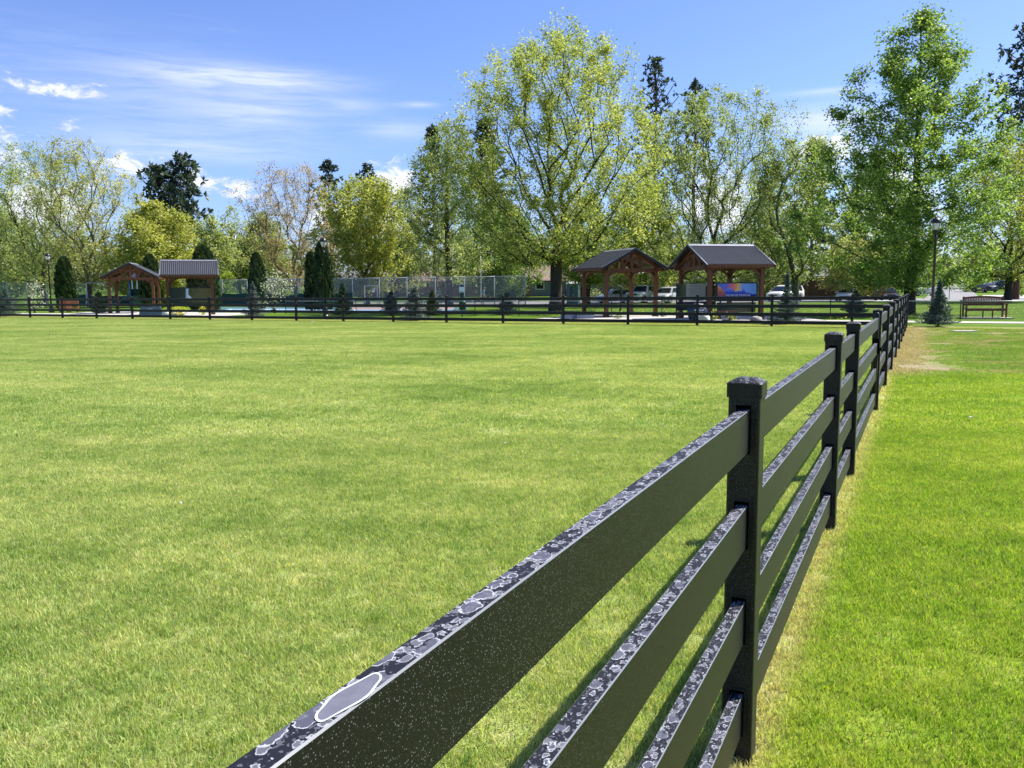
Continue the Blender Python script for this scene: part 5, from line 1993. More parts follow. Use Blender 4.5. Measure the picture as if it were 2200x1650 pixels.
pt = thing('portable_toilet', 'dark blue portable toilet with white roof behind the gabled pavilion', 'toilet', gp(1233, 84), R(12))
b = MB()
b.box((0, 0, 1.08), (1.1, 1.1, 2.0))
b.build('cabin', simple('toilet_blue', (0.03, 0.055, 0.12), 0.5), pt)
b = MB()
b.box((0.08, -0.565, 1.02), (0.68, 0.03, 1.8))
dr = b.build('door', simple('toilet_door', (0.05, 0.08, 0.15), 0.5), pt)
b = MB()
b.box((-0.18, -0.59, 1.0), (0.05, 0.03, 0.14))
b.build('handle', M_GALV, dr)
for xx in (0.50, 0.36):
    b = MB()
    b.box((xx, -0.57, 1.0), (0.07, 0.05, 1.9))
    b.build('corner_trim', M_WHITE, pt)
b = MB()
b.add([(-0.62, -0.62, 2.08), (0.62, -0.62, 2.08), (0.62, 0.62, 2.08), (-0.62, 0.62, 2.08), (-0.25, -0.4, 2.36), (0.25, -0.4, 2.36), (0.25, 0.4, 2.36), (-0.25, 0.4, 2.36)], [(3, 2, 1, 0), (4, 5, 6, 7), (0, 1, 5, 4), (1, 2, 6, 5), (2, 3, 7, 6), (3, 0, 4, 7)])
b.build('roof', simple('toilet_roof', (0.7, 0.7, 0.7), 0.5), pt)
b = MB()
b.lathe([(0.05, 2.3), (0.05, 2.62)], 8, (0.4, 0.35, 0))
b.build('vent_pipe', M_WHITE, pt)

M_PLAYG = simple('play_green', (0.015, 0.075, 0.05), 0.5)
M_PLAYB = simple('play_blue', (0.05, 0.10, 0.22), 0.5)
ps = thing('play_tower', 'green and blue play tower with pointed dark roof behind the left gabled pavilion', 'playground', gp(300, 78), R(20))
for sx_ in (-1, 1):
    for sy_ in (-1, 1):
        b = MB()
        b.lathe([(0.06, 0), (0.06, 2.75)], 8, (sx_ * 0.65, sy_ * 0.65, 0))
        b.build('post', M_PLAYB, ps, True)
b = MB()
b.box((0, 0, 1.15), (1.4, 1.4, 0.10))
b.build('deck', M_PLAYG, ps)
b = MB()
b.add([(-0.95, -0.95, 2.72), (0.95, -0.95, 2.72), (0.95, 0.95, 2.72), (-0.95, 0.95, 2.72), (0, 0, 3.65)], [(3, 2, 1, 0), (0, 1, 4), (1, 2, 4), (2, 3, 4), (3, 0, 4)])
b.build('roof', simple('play_roof', (0.018, 0.03, 0.05), 0.5), ps)
for k in range(4):
    a = k * math.pi / 2
    b = MB()
    b.box((0.66 * math.sin(a), -0.66 * math.cos(a), 0.75 if k == 0 else 1.55), (1.2, 0.05, 0.6), a)
    b.build('panel', M_PLAYG if k % 2 == 0 else M_PLAYB, ps)
    b = MB()
    for q in range(3):
        xq = -0.42 + q * 0.42
        b.tube([(xq * math.cos(a) + 0.66 * math.sin(a), xq * math.sin(a) - 0.66 * math.cos(a), 1.85), (xq * math.cos(a) + 0.66 * math.sin(a), xq * math.sin(a) - 0.66 * math.cos(a), 2.7)], 0.05, 6)
    b.build('window_bar', M_WHITE if k == 0 else M_PLAYB, ps)
b = MB()
for i in range(8):
    f0, f1 = i / 8, (i + 1) / 8
    za, zb = 1.15 * (1 - f0) ** 1.2 + .12, 1.15 * (1 - f1) ** 1.2 + .12
    b.add([(-0.7 - 2.0 * f0, -0.3, za), (-0.7 - 2.0 * f1, -0.3, zb), (-0.7 - 2.0 * f1, 0.3, zb), (-0.7 - 2.0 * f0, 0.3, za)], [(0, 3, 2, 1)])
    for y_ in (-0.3, 0.3):
        b.add([(-0.7 - 2.0 * f0, y_, za), (-0.7 - 2.0 * f1, y_, zb), (-0.7 - 2.0 * f1, y_, zb + .18), (-0.7 - 2.0 * f0, y_, za + .18)], [(0, 1, 2, 3)])
b.build('slide', M_PLAYB, ps)
sw = thing('swing_frame', 'pale metal A-frame swing between the far-left arborvitae and the gabled pavilion', 'swing', gp(215, 84), R(18))
for xx in (-1.1, 1.1):
    for yy_ in (-0.7, 0.7):
        b = MB()
        b.tube([(xx, yy_, 0), (xx * 0.95, 0, 2.5)], 0.04, 6)
        b.build('leg', M_GALV, sw)
b = MB()
b.tube([(-1.1, 0, 2.5), (1.1, 0, 2.5)], 0.045, 6)
b.build('top_bar', M_GALV, sw)
for xx in (-0.45, 0.45):
    b = MB()
    for q in (-0.2, 0.2):
        b.tube([(xx + q, 0, 2.48), (xx + q, 0, 0.55)], 0.012, 4)
    b.box((xx, 0, 0.54), (0.48, 0.18, 0.03))
    b.build('swing_seat', M_STEEL, sw)


# ------------------------------------------------------------------ vehicles
M_GLASS, _nt, _out = mat('car_glass')
principled(_nt, _out, (0.012, 0.016, 0.022), 0.08, 0, 0.6)
M_TYRE = simple('tyre', (0.015, 0.015, 0.016), 0.85)
M_RIM = simple('wheel_rim', (0.40, 0.40, 0.42), 0.3, 0.7)
M_HEADL = simple('headlight', (0.70, 0.72, 0.75), 0.15)
M_TAIL = simple('tail_light', (0.30, 0.012, 0.012), 0.2)
M_TRIM = simple('black_trim', (0.014, 0.014, 0.015), 0.5)
_paint = {}


def paint(name, c):
    if name not in _paint:
        m, nt, out = mat(name)
        tc = nd(nt, 'ShaderNodeTexCoord', out=3)
        n = noise(nt, tc, 3.0, 4.0)
        principled(nt, out, mixc(nt, n, tuple(x * 0.9 for x in c), tuple(min(1, x * 1.06) for x in c)), 0.28, 0, 0.5, **{'Coat Weight': 0.6, 'Coat Roughness': 0.06})
        _paint[name] = m
    return _paint[name]


CARS = {
    # side profile of the lower body (x from the nose, z), roofline, half width
    'sedan': dict(L=4.7, W=0.90, body=[(0, .52), (.06, .68), (.9, .86), (1.35, .93), (2.4, .96), (3.7, .99), (4.55, .98), (4.7, .80)], cab=[(1.25, .93), (1.95, 1.36), (2.35, 1.44), (3.15, 1.44), (3.5, 1.38), (4.15, .99)], r=.33, ax=(.92, 3.72)),
    'suv': dict(L=4.6, W=0.93, body=[(0, .55), (.05, .80), (.85, 1.00), (1.25, 1.05), (2.4, 1.08), (3.7, 1.10), (4.5, 1.08), (4.6, .85)], cab=[(1.15, 1.05), (1.75, 1.56), (2.1, 1.67), (3.6, 1.69), (4.1, 1.62), (4.5, 1.10)], r=.36, ax=(.9, 3.65)),
    'boxy': dict(L=4.9, W=0.97, body=[(0, .55), (.03, 1.05), (.15, 1.14), (1.4, 1.18), (2.4, 1.20), (3.7, 1.20), (4.85, 1.18), (4.9, .80)], cab=[(1.45, 1.18), (1.85, 1.78), (2.05, 1.86), (3.1, 1.87), (3.25, 1.83), (3.4, 1.20)], r=.40, ax=(.9, 3.85)),
    'van': dict(L=4.9, W=0.96, body=[(0, .55), (.05, .85), (.6, 1.05), (.95, 1.12), (2.4, 1.15), (3.7, 1.15), (4.8, 1.15), (4.9, .80)], cab=[(.85, 1.10), (1.65, 1.66), (2.0, 1.76), (4.2, 1.80), (4.6, 1.74), (4.85, 1.15)], r=.34, ax=(.9, 3.9)),
    'hatch': dict(L=4.1, W=0.87, body=[(0, .5), (.05, .68), (.75, .86), (1.05, .92), (2.2, .95), (3.3, .97), (4.0, .96), (4.1, .7)], cab=[(.95, .92), (1.6, 1.38), (1.95, 1.47), (3.1, 1.48), (3.5, 1.42), (4.0, .97)], r=.31, ax=(.8, 3.35)),
}


def car(label, kind, pm, u, D, heading, name='parked_car', cat='car', dz=0.0):
    """heading: direction (radians) in which the nose points"""
    c = CARS[kind]
    L, W, r = c['L'], c['W'], c['r']
    t = thing(name, label, cat, gp(u, D, 0.01 + dz), heading, 'parked vehicles')

    def X(x):
        return L / 2 - x                      # nose towards +x
    b = MB()
    st_ = c['body']
    n = 26
    xs = np.linspace(0, L, n)
    zt = np.interp(xs, [p[0] for p in st_], [p[1] for p in st_])
    zb = np.full(n, 0.24)
    for axx in c['ax']:
        dx = np.abs(xs - axx)
        zb = np.maximum(zb, np.where(dx < r * 1.22, np.sqrt(np.maximum(0, (r * 1.22) ** 2 - dx ** 2)) + r * 0.9, 0.24))
    hw = W * (1 - 0.16 * np.clip((0.5 - xs) / 0.5, 0, 1) ** 2 - 0.12 * np.clip((xs - (L - 0.5)) / 0.5, 0, 1) ** 2)
    rings = []
    for i in range(n):
        h, w_, z0_ = zt[i], hw[i], min(zb[i], zt[i] - 0.12)
        zm = z0_ + (h - z0_) * 0.5
        sec = [(-w_ * .93, z0_), (-w_, zm), (-w_ * .985, h - .10), (-w_ * .90, h - .015), (-w_ * .5, h + .018), (0, h + .025), (w_ * .5, h + .018), (w_ * .90, h - .015), (w_ * .985, h - .10), (w_, zm), (w_ * .93, z0_)]
        rings.append([(X(xs[i]), y, z) for y, z in sec])
    k = len(rings[0])
    V = [p for q in rings for p in q]
    F = [(i * k + j, i * k + j + 1, (i + 1) * k + j + 1, (i + 1) * k + j) for i in range(n - 1) for j in range(k - 1)]
    F += [tuple(range(k - 1, -1, -1)), tuple((n - 1) * k + j for j in range(k))]
    b.add(V, F)
    b.build('body', pm, t, True)
    b = MB()
    b.box((0, 0, 0.30), (L * 0.93, W * 1.7, 0.18))
    b.build('underbody', M_TRIM, t)
    # cabin: pillars and roof in paint, glass set slightly proud
    cb = c['cab']
    (a0, z0_), (a1, z1), (a2, z2), (a3, z3), (a4, z4), (a5, z5) = cb
    wb, wr = W * 0.90, W * 0.72
    b = MB()
    secs = []
    for (x, z) in cb:
        f = np.clip((z - z0_) / (max(z2, z3) - z0_), 0, 1)
        w_ = wb + (wr - wb) * f
        secs.append([(X(x), -wb, z0_ - .03), (X(x), -w_, z - .03 * (f > .3)), (X(x), -w_ * .8, z + .012 * (f > .3)), (X(x), w_ * .8, z + .012 * (f > .3)), (X(x), w_, z - .03 * (f > .3)), (X(x), wb, z0_ - .03)])
    k = 6
    V = [p for q in secs for p in q]
    F = [(i * k + j, i * k + j + 1, (i + 1) * k + j + 1, (i + 1) * k + j) for i in range(5) for j in range(5)]
    b.add(V, F)
    b.build('cabin', pm, t, False)

    def lerp(p, q, f):
        return tuple(p[i] + (q[i] - p[i]) * f for i in range(3))

    def glass(name_, q, off):
        q = [Vector(p) + Vector(off) for p in q]
        cen = sum(q, Vector()) / 4
        q = [cen + (p - cen) * 0.90 for p in q]
        bb = MB()
        bb.add(q, [(0, 1, 2, 3)])
        bb.build(name_, M_GLASS, t)
    f1 = (z1 - z0_) / (max(z2, z3) - z0_)
    w1 = wb + (wr - wb) * f1
    glass('windscreen', [(X(a0), -wb, z0_), (X(a0), wb, z0_), (X(a1), w1, z1), (X(a1), -w1, z1)], (.022, 0, .022))
    f4 = (z4 - z0_) / (max(z2, z3) - z0_)
    w4 = wb + (wr - wb) * f4
    glass('rear_window', [(X(a5), wb, z5), (X(a5), -wb, z5), (X(a4), -w4, z4), (X(a4), w4, z4)], (-.022, 0, .022))
    for s_ in (-1, 1):
        xm = (a2 + a3) / 2
        zl = z0_ + .03
        for (xa, xb, xc, xd) in ((a0 + .25, xm - .02, xm - .02, a1 + .22), (xm + .04, a5 - .35, a4 - .12, xm + .04)):
            zh = min(z2, z3) - .08
            wl, wh = wb + .002, wb + (wr - wb) * .9
            glass('side_window', [(X(xa), s_ * wl, zl), (X(xb), s_ * wl, zl), (X(xc), s_ * wh, zh), (X(xd), s_ * wh, zh)], (0, s_ * .022, .004))
    for axx in c['ax']:
        for s_ in (-1, 1):
            b = MB()
            b.tube([(X(axx), s_ * (W - .21), r), (X(axx), s_ * (W - .01), r)], r, 18)
            wo = b.build('wheel', M_TYRE, t, False)
            b = MB()
            b.tube([(X(axx), s_ * (W - .03), r), (X(axx), s_ * (W + .002), r)], r * .64, 14)
            b.build('rim', M_RIM, wo, False)
    zf = c['body'][1][1]
    for s_ in (-1, 1):
        b = MB()
        b.box((L / 2 - .12, s_ * W * .66, zf - .03), (.22, .34, .13))
        b.build('headlight', M_HEADL, t)
        b = MB()
        b.box((-L / 2 + .07, s_ * W * .70, .88 if kind != 'van' else 1.0), (.12, .32, .14))
        b.build('tail_light', M_TAIL, t)
        b = MB()
        b.box((X(a0 + .35), s_ * (W + .07), z0_ + .07), (.12, .20, .13))
        b.build('mirror', pm, t)
    b = MB()
    b.box((L / 2 - .02, 0, zf - .13), (.08, W * 1.0, .20 if kind == 'boxy' else .13))
    gr = b.build('grille', M_TRIM, t)
    if kind == 'boxy':
        for q in range(6):
            b = MB()
            b.box((L / 2 + .025, -.42 + .17 * q, .80), (.02, .085, .08))
            b.build('grille_light', M_WHITE, gr)
    b = MB()
    b.box((L / 2 - .05, 0, .40), (.16, W * 1.66, .17))
    b.build('bumper', M_TRIM if kind == 'boxy' else pm, t)
    b = MB()
    b.box((-L / 2 + .05, 0, .44), (.16, W * 1.66, .2))
    b.build('bumper', pm, t)
    b = MB()
    b.box((-L / 2 - .01, 0, .70), (.02, .34, .12))
    b.build('number_plate', M_WHITE, t)
    return t


WHITE = paint('white_car_paint', (0.74, 0.74, 0.73))
SILVER = paint('silver_car_paint', (0.36, 0.38, 0.42))
RED = paint('red_car_paint', (0.15, 0.010, 0.016))
BLACK = paint('black_car_paint', (0.014, 0.015, 0.022))
car('white rounded sedan behind the ring sculpture', 'hatch', WHITE, 1322, 90, R(195))
car('white boxy pickup with black grille between the pavilion posts', 'boxy', WHITE, 1385, 88, R(-128), 'pickup_truck', 'pickup')
car('silver grey SUV right of the white pickup', 'suv', SILVER, 1436, 86, R(-125))
car('white van behind the tall slim young spruce', 'van', WHITE, 1688, 91, R(-140), 'parked_van', 'van')
car('white sedan parked before the brown board fence', 'sedan', WHITE, 1820, 88, R(-118))
car('red car behind the end of the fences under the tall green tree', 'hatch', RED, 1905, 90, R(-100))
car('black sedan seen from behind on the street', 'sedan', BLACK, 2117, 128, R(86))
car('dark SUV in the driveway behind the black sedan', 'suv', BLACK, 2150, 140, R(170))
car('white car partly hidden by the lamp post on the street', 'suv', WHITE, 1988, 112, R(0))
car('small dark car far along the street', 'suv', BLACK, 2040, 250, R(90))

# red pickup rack frame behind the red car
b = MB()
fr = thing('rack_frame', 'dark rounded metal frame arching behind the red car', 'frame', gp(1900, 96), R(0))
b.tube([(-1.0, 0, 0), (-1.0, 0, 2.35), (-0.9, 0, 2.5), (0.9, 0, 2.5), (1.05, 0, 2.3), (1.05, 0, 0)], 0.08, 8)
b.build('hoop', simple('rack_dark', (0.05, 0.025, 0.02), 0.6), fr, True)


# ------------------------------------------------------------------ board fences and houses
M_BOARD = wood_mat('brown_boards', (0.10, 0.045, 0.028), (0.19, 0.085, 0.052))
M_BOARDT = wood_mat('tan_boards', (0.15, 0.105, 0.065), (0.27, 0.19, 0.12))


def board_fence(label, a, c, H, m):
    t = thing('board_fence', label, 'fence')
    a, c = Vector(a), Vector(c)
    d = c - a
    n = int(d.length / 0.17)
    ang = math.atan2(d.y, d.x)
    b = MB()
    rng = np.random.default_rng(int(abs(a.x) * 10))
    for k in range(n):
        p = a + d * ((k + .5) / n)
        hh = H + rng.uniform(-.02, .02)
        b.box((p.x, p.y + rng.uniform(-.008, .008), gz(p.y) + hh / 2), (0.155, 0.025, hh), ang)
    o = b.build('boards', m, t)
    o['kind'] = 'stuff'
    b = MB()
    for z_ in (0.35, H - 0.3):
        b.beam((a.x, a.y + .06, gz(a.y) + z_), (c.x, c.y + .06, gz(c.y) + z_), 0.05, 0.09)
    b.build('back_rails', m, t)
    return t


board_fence('long reddish-brown board fence behind the white sedan', gp(1655, 108)[:2], gp(1895, 106)[:2], 2.15, M_BOARD)
board_fence('tan board fence behind the pickup and the ring sculpture', gp(1255, 112)[:2], gp(1480, 110)[:2], 1.95, M_BOARDT)
board_fence('low dull brown board fence beyond the court fence', gp(770, 128)[:2], gp(1140, 122)[:2], 1.5, M_BOARD)


def house(label, u, D, W, Dp, wall_h, ridge, rz, mw, mr, windows, door=None, chimney=False, garage=None):
    t = thing('house', label, 'house', gp(u, D), rz, 'houses beyond the park')
    b = MB()
    b.box((0, 0, wall_h / 2), (W, Dp, wall_h))
    b.prism([(-Dp / 2, wall_h), (Dp / 2, wall_h), (0, ridge)], -W / 2, W / 2, axis='x')
    b.build('wall', mw, t)
    b = MB()
    ov = 0.45
    for s_ in (-1, 1):
        ye, ze = s_ * (Dp / 2 + ov), wall_h - ov * (ridge - wall_h) / (Dp / 2)
        q = [(-W / 2 - ov, ye, ze), (W / 2 + ov, ye, ze), (W / 2 + ov, 0, ridge + .02), (-W / 2 - ov, 0, ridge + .02)]
        q2 = [(x, y, z + .14) for x, y, z in q]
        b.add(q + q2, [(3, 2, 1, 0), (4, 5, 6, 7), (0, 1, 5, 4), (1, 2, 6, 5), (2, 3, 7, 6), (3, 0, 4, 7)])
    ro = b.build('roof', mr, t)
    if chimney:
        b = MB()
        b.box((W * .2, .4, ridge + .35), (.6, .6, 1.3))
        b.build('chimney', M_STONE, ro)
    for (x, z, w_, h_) in windows:
        b = MB()
        y = -Dp / 2 - .03
        for xx in (-w_ / 2, w_ / 2):
            b.box((x + xx, y, z), (.09, .08, h_ + .09))
        for zz_ in (-h_ / 2, h_ / 2):
            b.box((x, y, z + zz_), (w_ - .09, .078, .09))
        wo = b.build('window', M_WHITE, t)
        b = MB()
        b.box((x, -Dp / 2 - .012, z), (w_ - .05, .02, h_ - .05))
        b.build('pane', M_GLASS, wo)
    if door is not None:
        b = MB()
        b.box((door, -Dp / 2 - .03, 1.02), (.95, .06, 2.04))
        do = b.build('door', M_DWOOD, t)
        b = MB()
        b.box((door + .36, -Dp / 2 - .08, 1.0), (.06, .05, .12))
        b.build('handle', M_GALV, do)
    if garage is not None:
        b = MB()
        for k in range(4):
            b.box((garage, -Dp / 2 - .03, .28 + k * .53), (2.6, .05, .50))
        b.build('garage_door', M_WHITE, t)
    return t


R_BROWN = simple('brown_shingles', (0.22, 0.145, 0.115), 0.9, var=0.25, scale=2)
R_GREY = simple('grey_shingles', (0.17, 0.17, 0.175), 0.9, var=0.25, scale=2)
R_PALE = simple('pale_roof', (0.46, 0.43, 0.40), 0.8, var=0.15, scale=2)
W_WHITE = simple('white_siding', (0.72, 0.71, 0.68), 0.8, var=0.06, scale=2)
W_TAN = simple('tan_siding', (0.34, 0.30, 0.23), 0.85, var=0.08, scale=2)
W_GREEN = simple('grey_green_siding', (0.16, 0.19, 0.16), 0.85, var=0.08, scale=2)
W_BLUE = simple('slate_blue_siding', (0.055, 0.085, 0.14), 0.8, var=0.08, scale=2)
W_DARK = simple('dark_brown_siding', (0.05, 0.035, 0.028), 0.85, var=0.1, scale=2)
house('white house with garage door seen through the court fence', 862, 142, 9.0, 7.0, 2.3, 3.6, R(4), W_WHITE, R_GREY, [(-0.4, 1.5, 1.3, 1.0), (2.6, 1.5, 1.3, 1.0)], 1.2, garage=-2.6)
house('tan house with pinkish-brown roof right of the white house', 955, 140, 11.0, 7.0, 2.3, 3.9, R(-3), W_TAN, R_BROWN, [(-2.5, 1.5, 1.4, 1.0), (2.8, 1.45, 1.6, 1.1)], 0.2)
house('house with pale pinkish roof behind the tallest maple trunk', 1185, 128, 9.5, 7.0, 2.4, 4.4, R(6), W_GREEN, R_BROWN, [(-2.2, 1.5, 1.2, 1.0), (2.4, 1.5, 1.2, 1.0)], 0.3, True)
house('dark house with white gable roof edge behind the gabled pavilion', 1296, 122, 5.0, 6.5, 2.3, 3.5, R(84), W_DARK, R_PALE, [(0.2, 1.4, 1.0, 0.9)])
house('taller house with pale roof glimpsed between the gabled pavilion posts', 1330, 140, 8.0, 7.0, 3.4, 4.9, R(-4), W_GREEN, R_PALE, [(-1.4, 2.2, 1.2, 1.0), (1.8, 2.2, 1.2, 1.0)])
house('dark house behind the reddish-brown board fence', 1740, 124, 10.0, 7.0, 2.7, 4.2, R(2), W_DARK, R_GREY, [(-2.6, 1.8, 1.4, 1.0), (0.5, 1.8, 1.4, 1.0), (3.2, 1.8, 1.0, 1.0)])
house('dark gabled building behind the middle arborvitae', 745, 134, 7.5, 6.0, 2.6, 3.9, R(0), W_DARK, R_GREY, [(1.2, 1.5, 1.0, 0.9)])
# lean-to shed with a single sloping roof
sh = thing('shed', 'slate blue shed with cream sloping roof behind the beige panel', 'shed', gp(1496, 104), R(-6))
b = MB()
b.prism([(-1.3, 0), (1.3, 0), (1.3, 2.75), (-1.3, 2.15)], -1.0, 1.0)
b.build('wall', W_BLUE, sh)
b = MB()
b.prism([(-1.5, 2.12), (1.5, 2.81), (1.5, 2.95), (-1.5, 2.26)], -1.25, 1.2)
b.build('roof', simple('cream_roof', (0.62, 0.58, 0.50), 0.7), sh)
b = MB()
b.box((0.3, -1.03, 1.0), (0.9, 0.05, 1.9))
b.build('door', W_DARK, sh)

# street sign, utility poles, court light poles
ss = thing('street_sign', 'small pale green street sign on a thin post by the street', 'sign', gp(2040, 84), 0)
b = MB()
b.lathe([(0.035, 0), (0.035, 3.0)], 8)
b.build('post', M_GALV, ss, True)
b = MB()
b.box((0, -0.04, 2.55), (0.34, 0.02, 0.85))
b.build('sign_plate', simple('sign_green', (0.17, 0.28, 0.25), 0.5), ss)
for k, (u, D, H, lb) in enumerate([(823, 108, 5.2, 'slim grey pole above the white house'), (513, 112, 9.0, 'slim grey pole left of the flowering shrub'), (1035, 95, 6.5, 'slim grey pole behind the person in blue')]):
    t = thing('light_pole', lb, 'pole', gp(u, D), 0, 'slim court poles')
    b = MB()
    b.lathe([(0.07, 0), (0.05, H)], 8)
    b.build('pole', M_GALV, t, True)
    b = MB()
    b.box((0, 0, H - 0.02), (1.3 if k == 1 else 0.5, 0.10, 0.10))
    b.build('cross_arm', M_GALV, t)
for k, (u, D, lb) in enumerate([(1418, 96, 'pale utility pole right of the white pickup'), (1664, 100, 'grey utility pole at the right end of the mural pavilion')]):
    t = thing('utility_pole', lb, 'pole', gp(u, D), 0, 'utility poles by the road')
    b = MB()
    b.lathe([(0.13, 0), (0.10, 8.0)], 10)
    b.build('pole', simple('weathered_pole', (0.34, 0.30, 0.26), 0.9), t, True)
    b = MB()
    b.box((0, 0, 7.4), (1.6, 0.10, 0.12))
    b.build('cross_arm', BARK_G, t)


# ------------------------------------------------------------------ people on the court
def person(label, u, D, shirt, trousers, hair, H=1.72, stride=0.18, rz=0.0, bend=0.0):
    """one continuous skinned body; clothing colours follow the body's own surface"""
    s = H / 1.75
    J = {
        'pelvis': (0, 0, .95), 'waist': (0, 0.0 - bend * .05, 1.08), 'chest': (0, -.02 - bend * .16, 1.30), 'neck': (0, -.02 - bend * .24, 1.48), 'jaw': (0, -.045 - bend * .28, 1.56), 'head': (0, -.03 - bend * .30, 1.645), 'crown': (0, -.015 - bend * .30, 1.73),
    }
    V = [J[k] for k in ('pelvis', 'waist', 'chest', 'neck', 'jaw', 'head', 'crown')]
    Rr = [(.155, .11), (.135, .10), (.165, .115), (.058, .058), (.062, .075), (.078, .095), (.050, .060)]
    E = [(i, i + 1) for i in range(6)]

    def chain(start, pts, rads):
        prev = start
        for p, r_ in zip(pts, rads):
            V.append(p)
            Rr.append((r_, r_))
            E.append((prev, len(V) - 1))
            prev = len(V) - 1
        return prev
    for sgn in (-1, 1):
        f = stride * sgn
        chain(0, [(sgn * .095, 0, .90), (sgn * .10, -f * .5 - .02, .50), (sgn * .10, -f + .02, .10), (sgn * .10, -f - .03, .035), (sgn * .105, -f - .15, .03)], [.092, .062, .043, .040, .032])
        sh_y = -.02 - bend * .16
        hand = chain(2, [(sgn * .185, sh_y, 1.40), (sgn * .235, sh_y + .03, 1.12), (sgn * .24, sh_y - .08 - bend * .1, .88), (sgn * .24, sh_y - .10 - bend * .1, .82)], [.058, .044, .031, .030])
        hx, hy, hz_ = V[hand]
        for q, ln in enumerate((.075, .085, .08, .065)):
            chain(hand, [(hx, hy - .03 + .02 * q, hz_ - .05), (hx - sgn * .012, hy - .032 + .02 * q, hz_ - .05 - ln)], [.0095, .0085])
        chain(hand, [(hx - sgn * .01, hy - .045, hz_ - .015), (hx - sgn * .02, hy - .06, hz_ - .06)], [.0105, .009])
    me = bpy.data.meshes.new('body')
    me.from_pydata([tuple(c * s for c in p) for p in V], E, [])
    o = bpy.data.objects.new('tmp_body', me)
    COL.objects.link(o)
    o.modifiers.new('skin', 'SKIN')
    for i, r_ in enumerate(Rr):
        sv = me.skin_vertices[0].data[i]
        sv.radius = (r_[0] * s, r_[1] * s)
        sv.use_root = (i == 0)
    ms = o.modifiers.new('sub', 'SUBSURF')
    ms.levels = 2
    ms.render_levels = 2
    dg = bpy.context.evaluated_depsgraph_get()
    mesh = bpy.data.meshes.new_from_object(o.evaluated_get(dg))
    bpy.data.objects.remove(o, do_unlink=True)
    mesh.name = 'body'
    mesh.materials.clear()
    mats = [simple('skin_tone', (0.46, 0.27, 0.19), 0.55, var=0.05), shirt, trousers, simple('shoe_dark', (0.04, 0.04, 0.045), 0.6)]
    for mm in mats:
        mesh.materials.append(mm)
    for p in mesh.polygons:
        c = p.center / s
        if c.z < .09:
            p.material_index = 3
        elif c.z < .98 and abs(c.x) < .20:
            p.material_index = 2
        elif c.z < 1.49 and (abs(c.x) < .20 or c.z > 1.16):
            p.material_index = 1
        else:
            p.material_index = 0
        p.use_smooth = True
    t = thing('person', label, 'person', gp(u, D, 0.012), rz)
    obj('body', mesh, t)
    # hair cap, face features
    hy = (-.03 - bend * .30) * s
    b = MB()
    V_, F_ = [], []
    n, q = 14, 6
    for i in range(q + 1):
        th = math.pi * 0.60 * i / q
        for k in range(n):
            a = 2 * math.pi * k / n
            front = max(0, -math.sin(a))
            zz_ = math.cos(th) * .112
            if front > .3 and zz_ < .035:
                zz_ = .035
            V_.append((s * .087 * math.sin(th) * math.cos(a), hy + s * (.012 + .106 * math.sin(th) * math.sin(a)), s * (1.665 + zz_)))
    for i in range(q):
        for k in range(n):
            F_.append((i * n + k, (i + 1) * n + k, (i + 1) * n + (k + 1) % n, i * n + (k + 1) % n))
    b.add(V_, F_)
    b.build('hair', hair, t, True)
    b = MB()
    for sg_ in (-1, 1):
        b.box((sg_ * .032 * s, hy - .088 * s, 1.652 * s), (.022 * s, .014 * s, .012 * s))
    b.box((0, hy - .088 * s, 1.585 * s), (.045 * s, .012 * s, .010 * s))
    b.build('eyes_and_mouth', simple('dark_features', (0.06, 0.03, 0.03), 0.5), t)
    b = MB()
    b.prism([(-.016 * s, 1.60 * s), (.016 * s, 1.60 * s), (.006 * s, 1.655 * s), (-.006 * s, 1.655 * s)], hy - .115 * s, hy - .08 * s)
    for sg_ in (-1, 1):
        b.box((sg_ * .088 * s, hy + .005 * s, 1.63 * s), (.016 * s, .035 * s, .055 * s))
    b.build('nose_and_ears', mats[0], t)
    return t


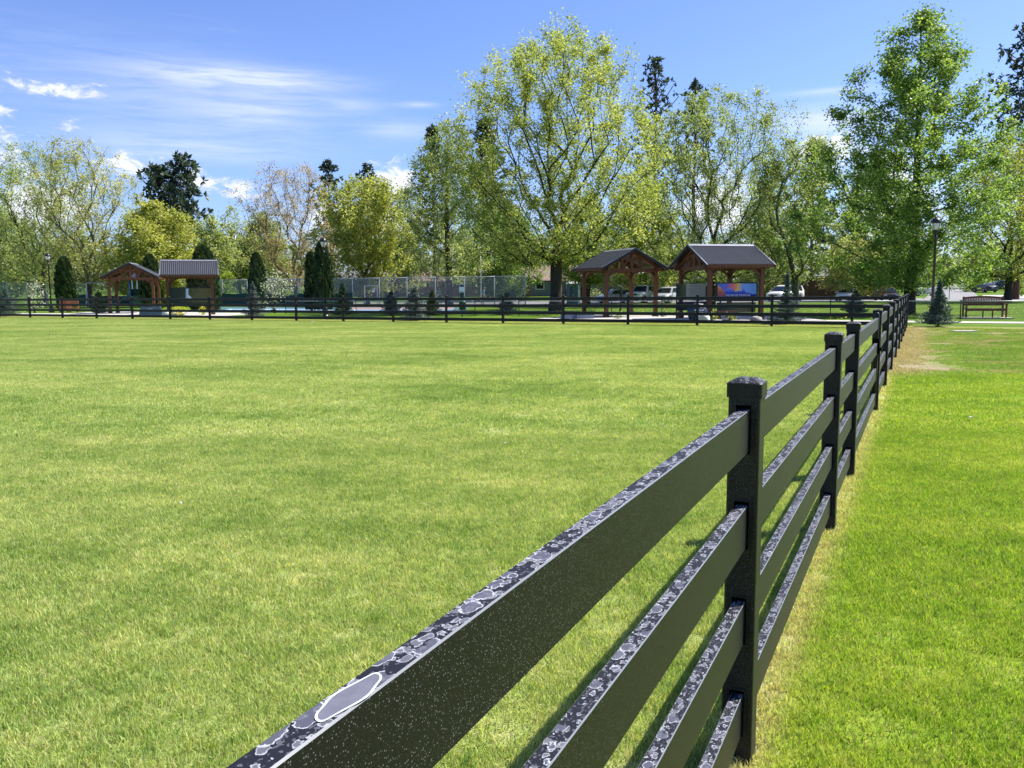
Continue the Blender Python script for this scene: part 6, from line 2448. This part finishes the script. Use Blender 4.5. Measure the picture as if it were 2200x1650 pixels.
person('person in a mint green shirt walking on the court beside the tan house', 946, 86, simple('mint_cloth', (0.16, 0.42, 0.34), 0.8), simple('dark_trousers', (0.05, 0.055, 0.07), 0.8), simple('grey_hair', (0.16, 0.15, 0.14), 0.7), 1.78, 0.16, R(20))
person('person in a coral shirt left of the one in mint green', 939, 84, simple('coral_cloth', (0.50, 0.17, 0.15), 0.8), simple('pale_trousers', (0.34, 0.33, 0.32), 0.8), simple('brown_hair', (0.07, 0.045, 0.03), 0.7), 1.60, 0.10, R(-30))
person('person in a blue shirt bending forward near the slim grey pole', 1038, 86, simple('blue_cloth', (0.11, 0.26, 0.46), 0.8), simple('navy_trousers', (0.035, 0.04, 0.065), 0.8), simple('grey_hair', (0.16, 0.15, 0.14), 0.7), 1.78, 0.12, R(100), 0.7)

# ------------------------------------------------------------------ small things on the lawn
M_PAPER = simple('pale_scrap', (0.70, 0.68, 0.62), 0.8)


def scrap(label, u, D, s, seed):
    rng = np.random.default_rng(seed)
    b = MB()
    pts = [(math.cos(a) * s * rng.uniform(.6, 1), math.sin(a) * s * rng.uniform(.5, 1), 0.045 + rng.uniform(0, .02)) for a in np.linspace(0, 6.28, 8)[:-1]]
    b.add([(0, 0, 0.06)] + pts, [(0, i + 1, (i + 1) % 7 + 1) for i in range(7)])
    b.add([(x, y, z - .006) for x, y, z in [(0, 0, 0.06)] + pts], [(0, (i + 1) % 7 + 1, i + 1) for i in range(7)])
    tag(b.build('fallen_leaf', M_PAPER, None, False, gp(u, D)), label, 'leaf')


scrap('single pale dry leaf on the grass right of the side fence', 2085, 9.9, 0.03, 1)
scrap('small pale scrap on the lawn near the back fence', 672, 41.5, 0.14, 2)
scrap('pale dry leaf on the left part of the lawn', 388, 6.1, 0.012, 3)
scrap('pale twig-like leaf in the middle of the lawn', 1083, 8.4, 0.02, 4)
b = MB()
b.box((0, 0, 0.02), (0.75, 0.4, 0.05))
tag(b.build('valve_cover', M_CONC, None, False, gp(2072, 29.2)), 'flat pale valve cover in the grass before the bench', 'cover')
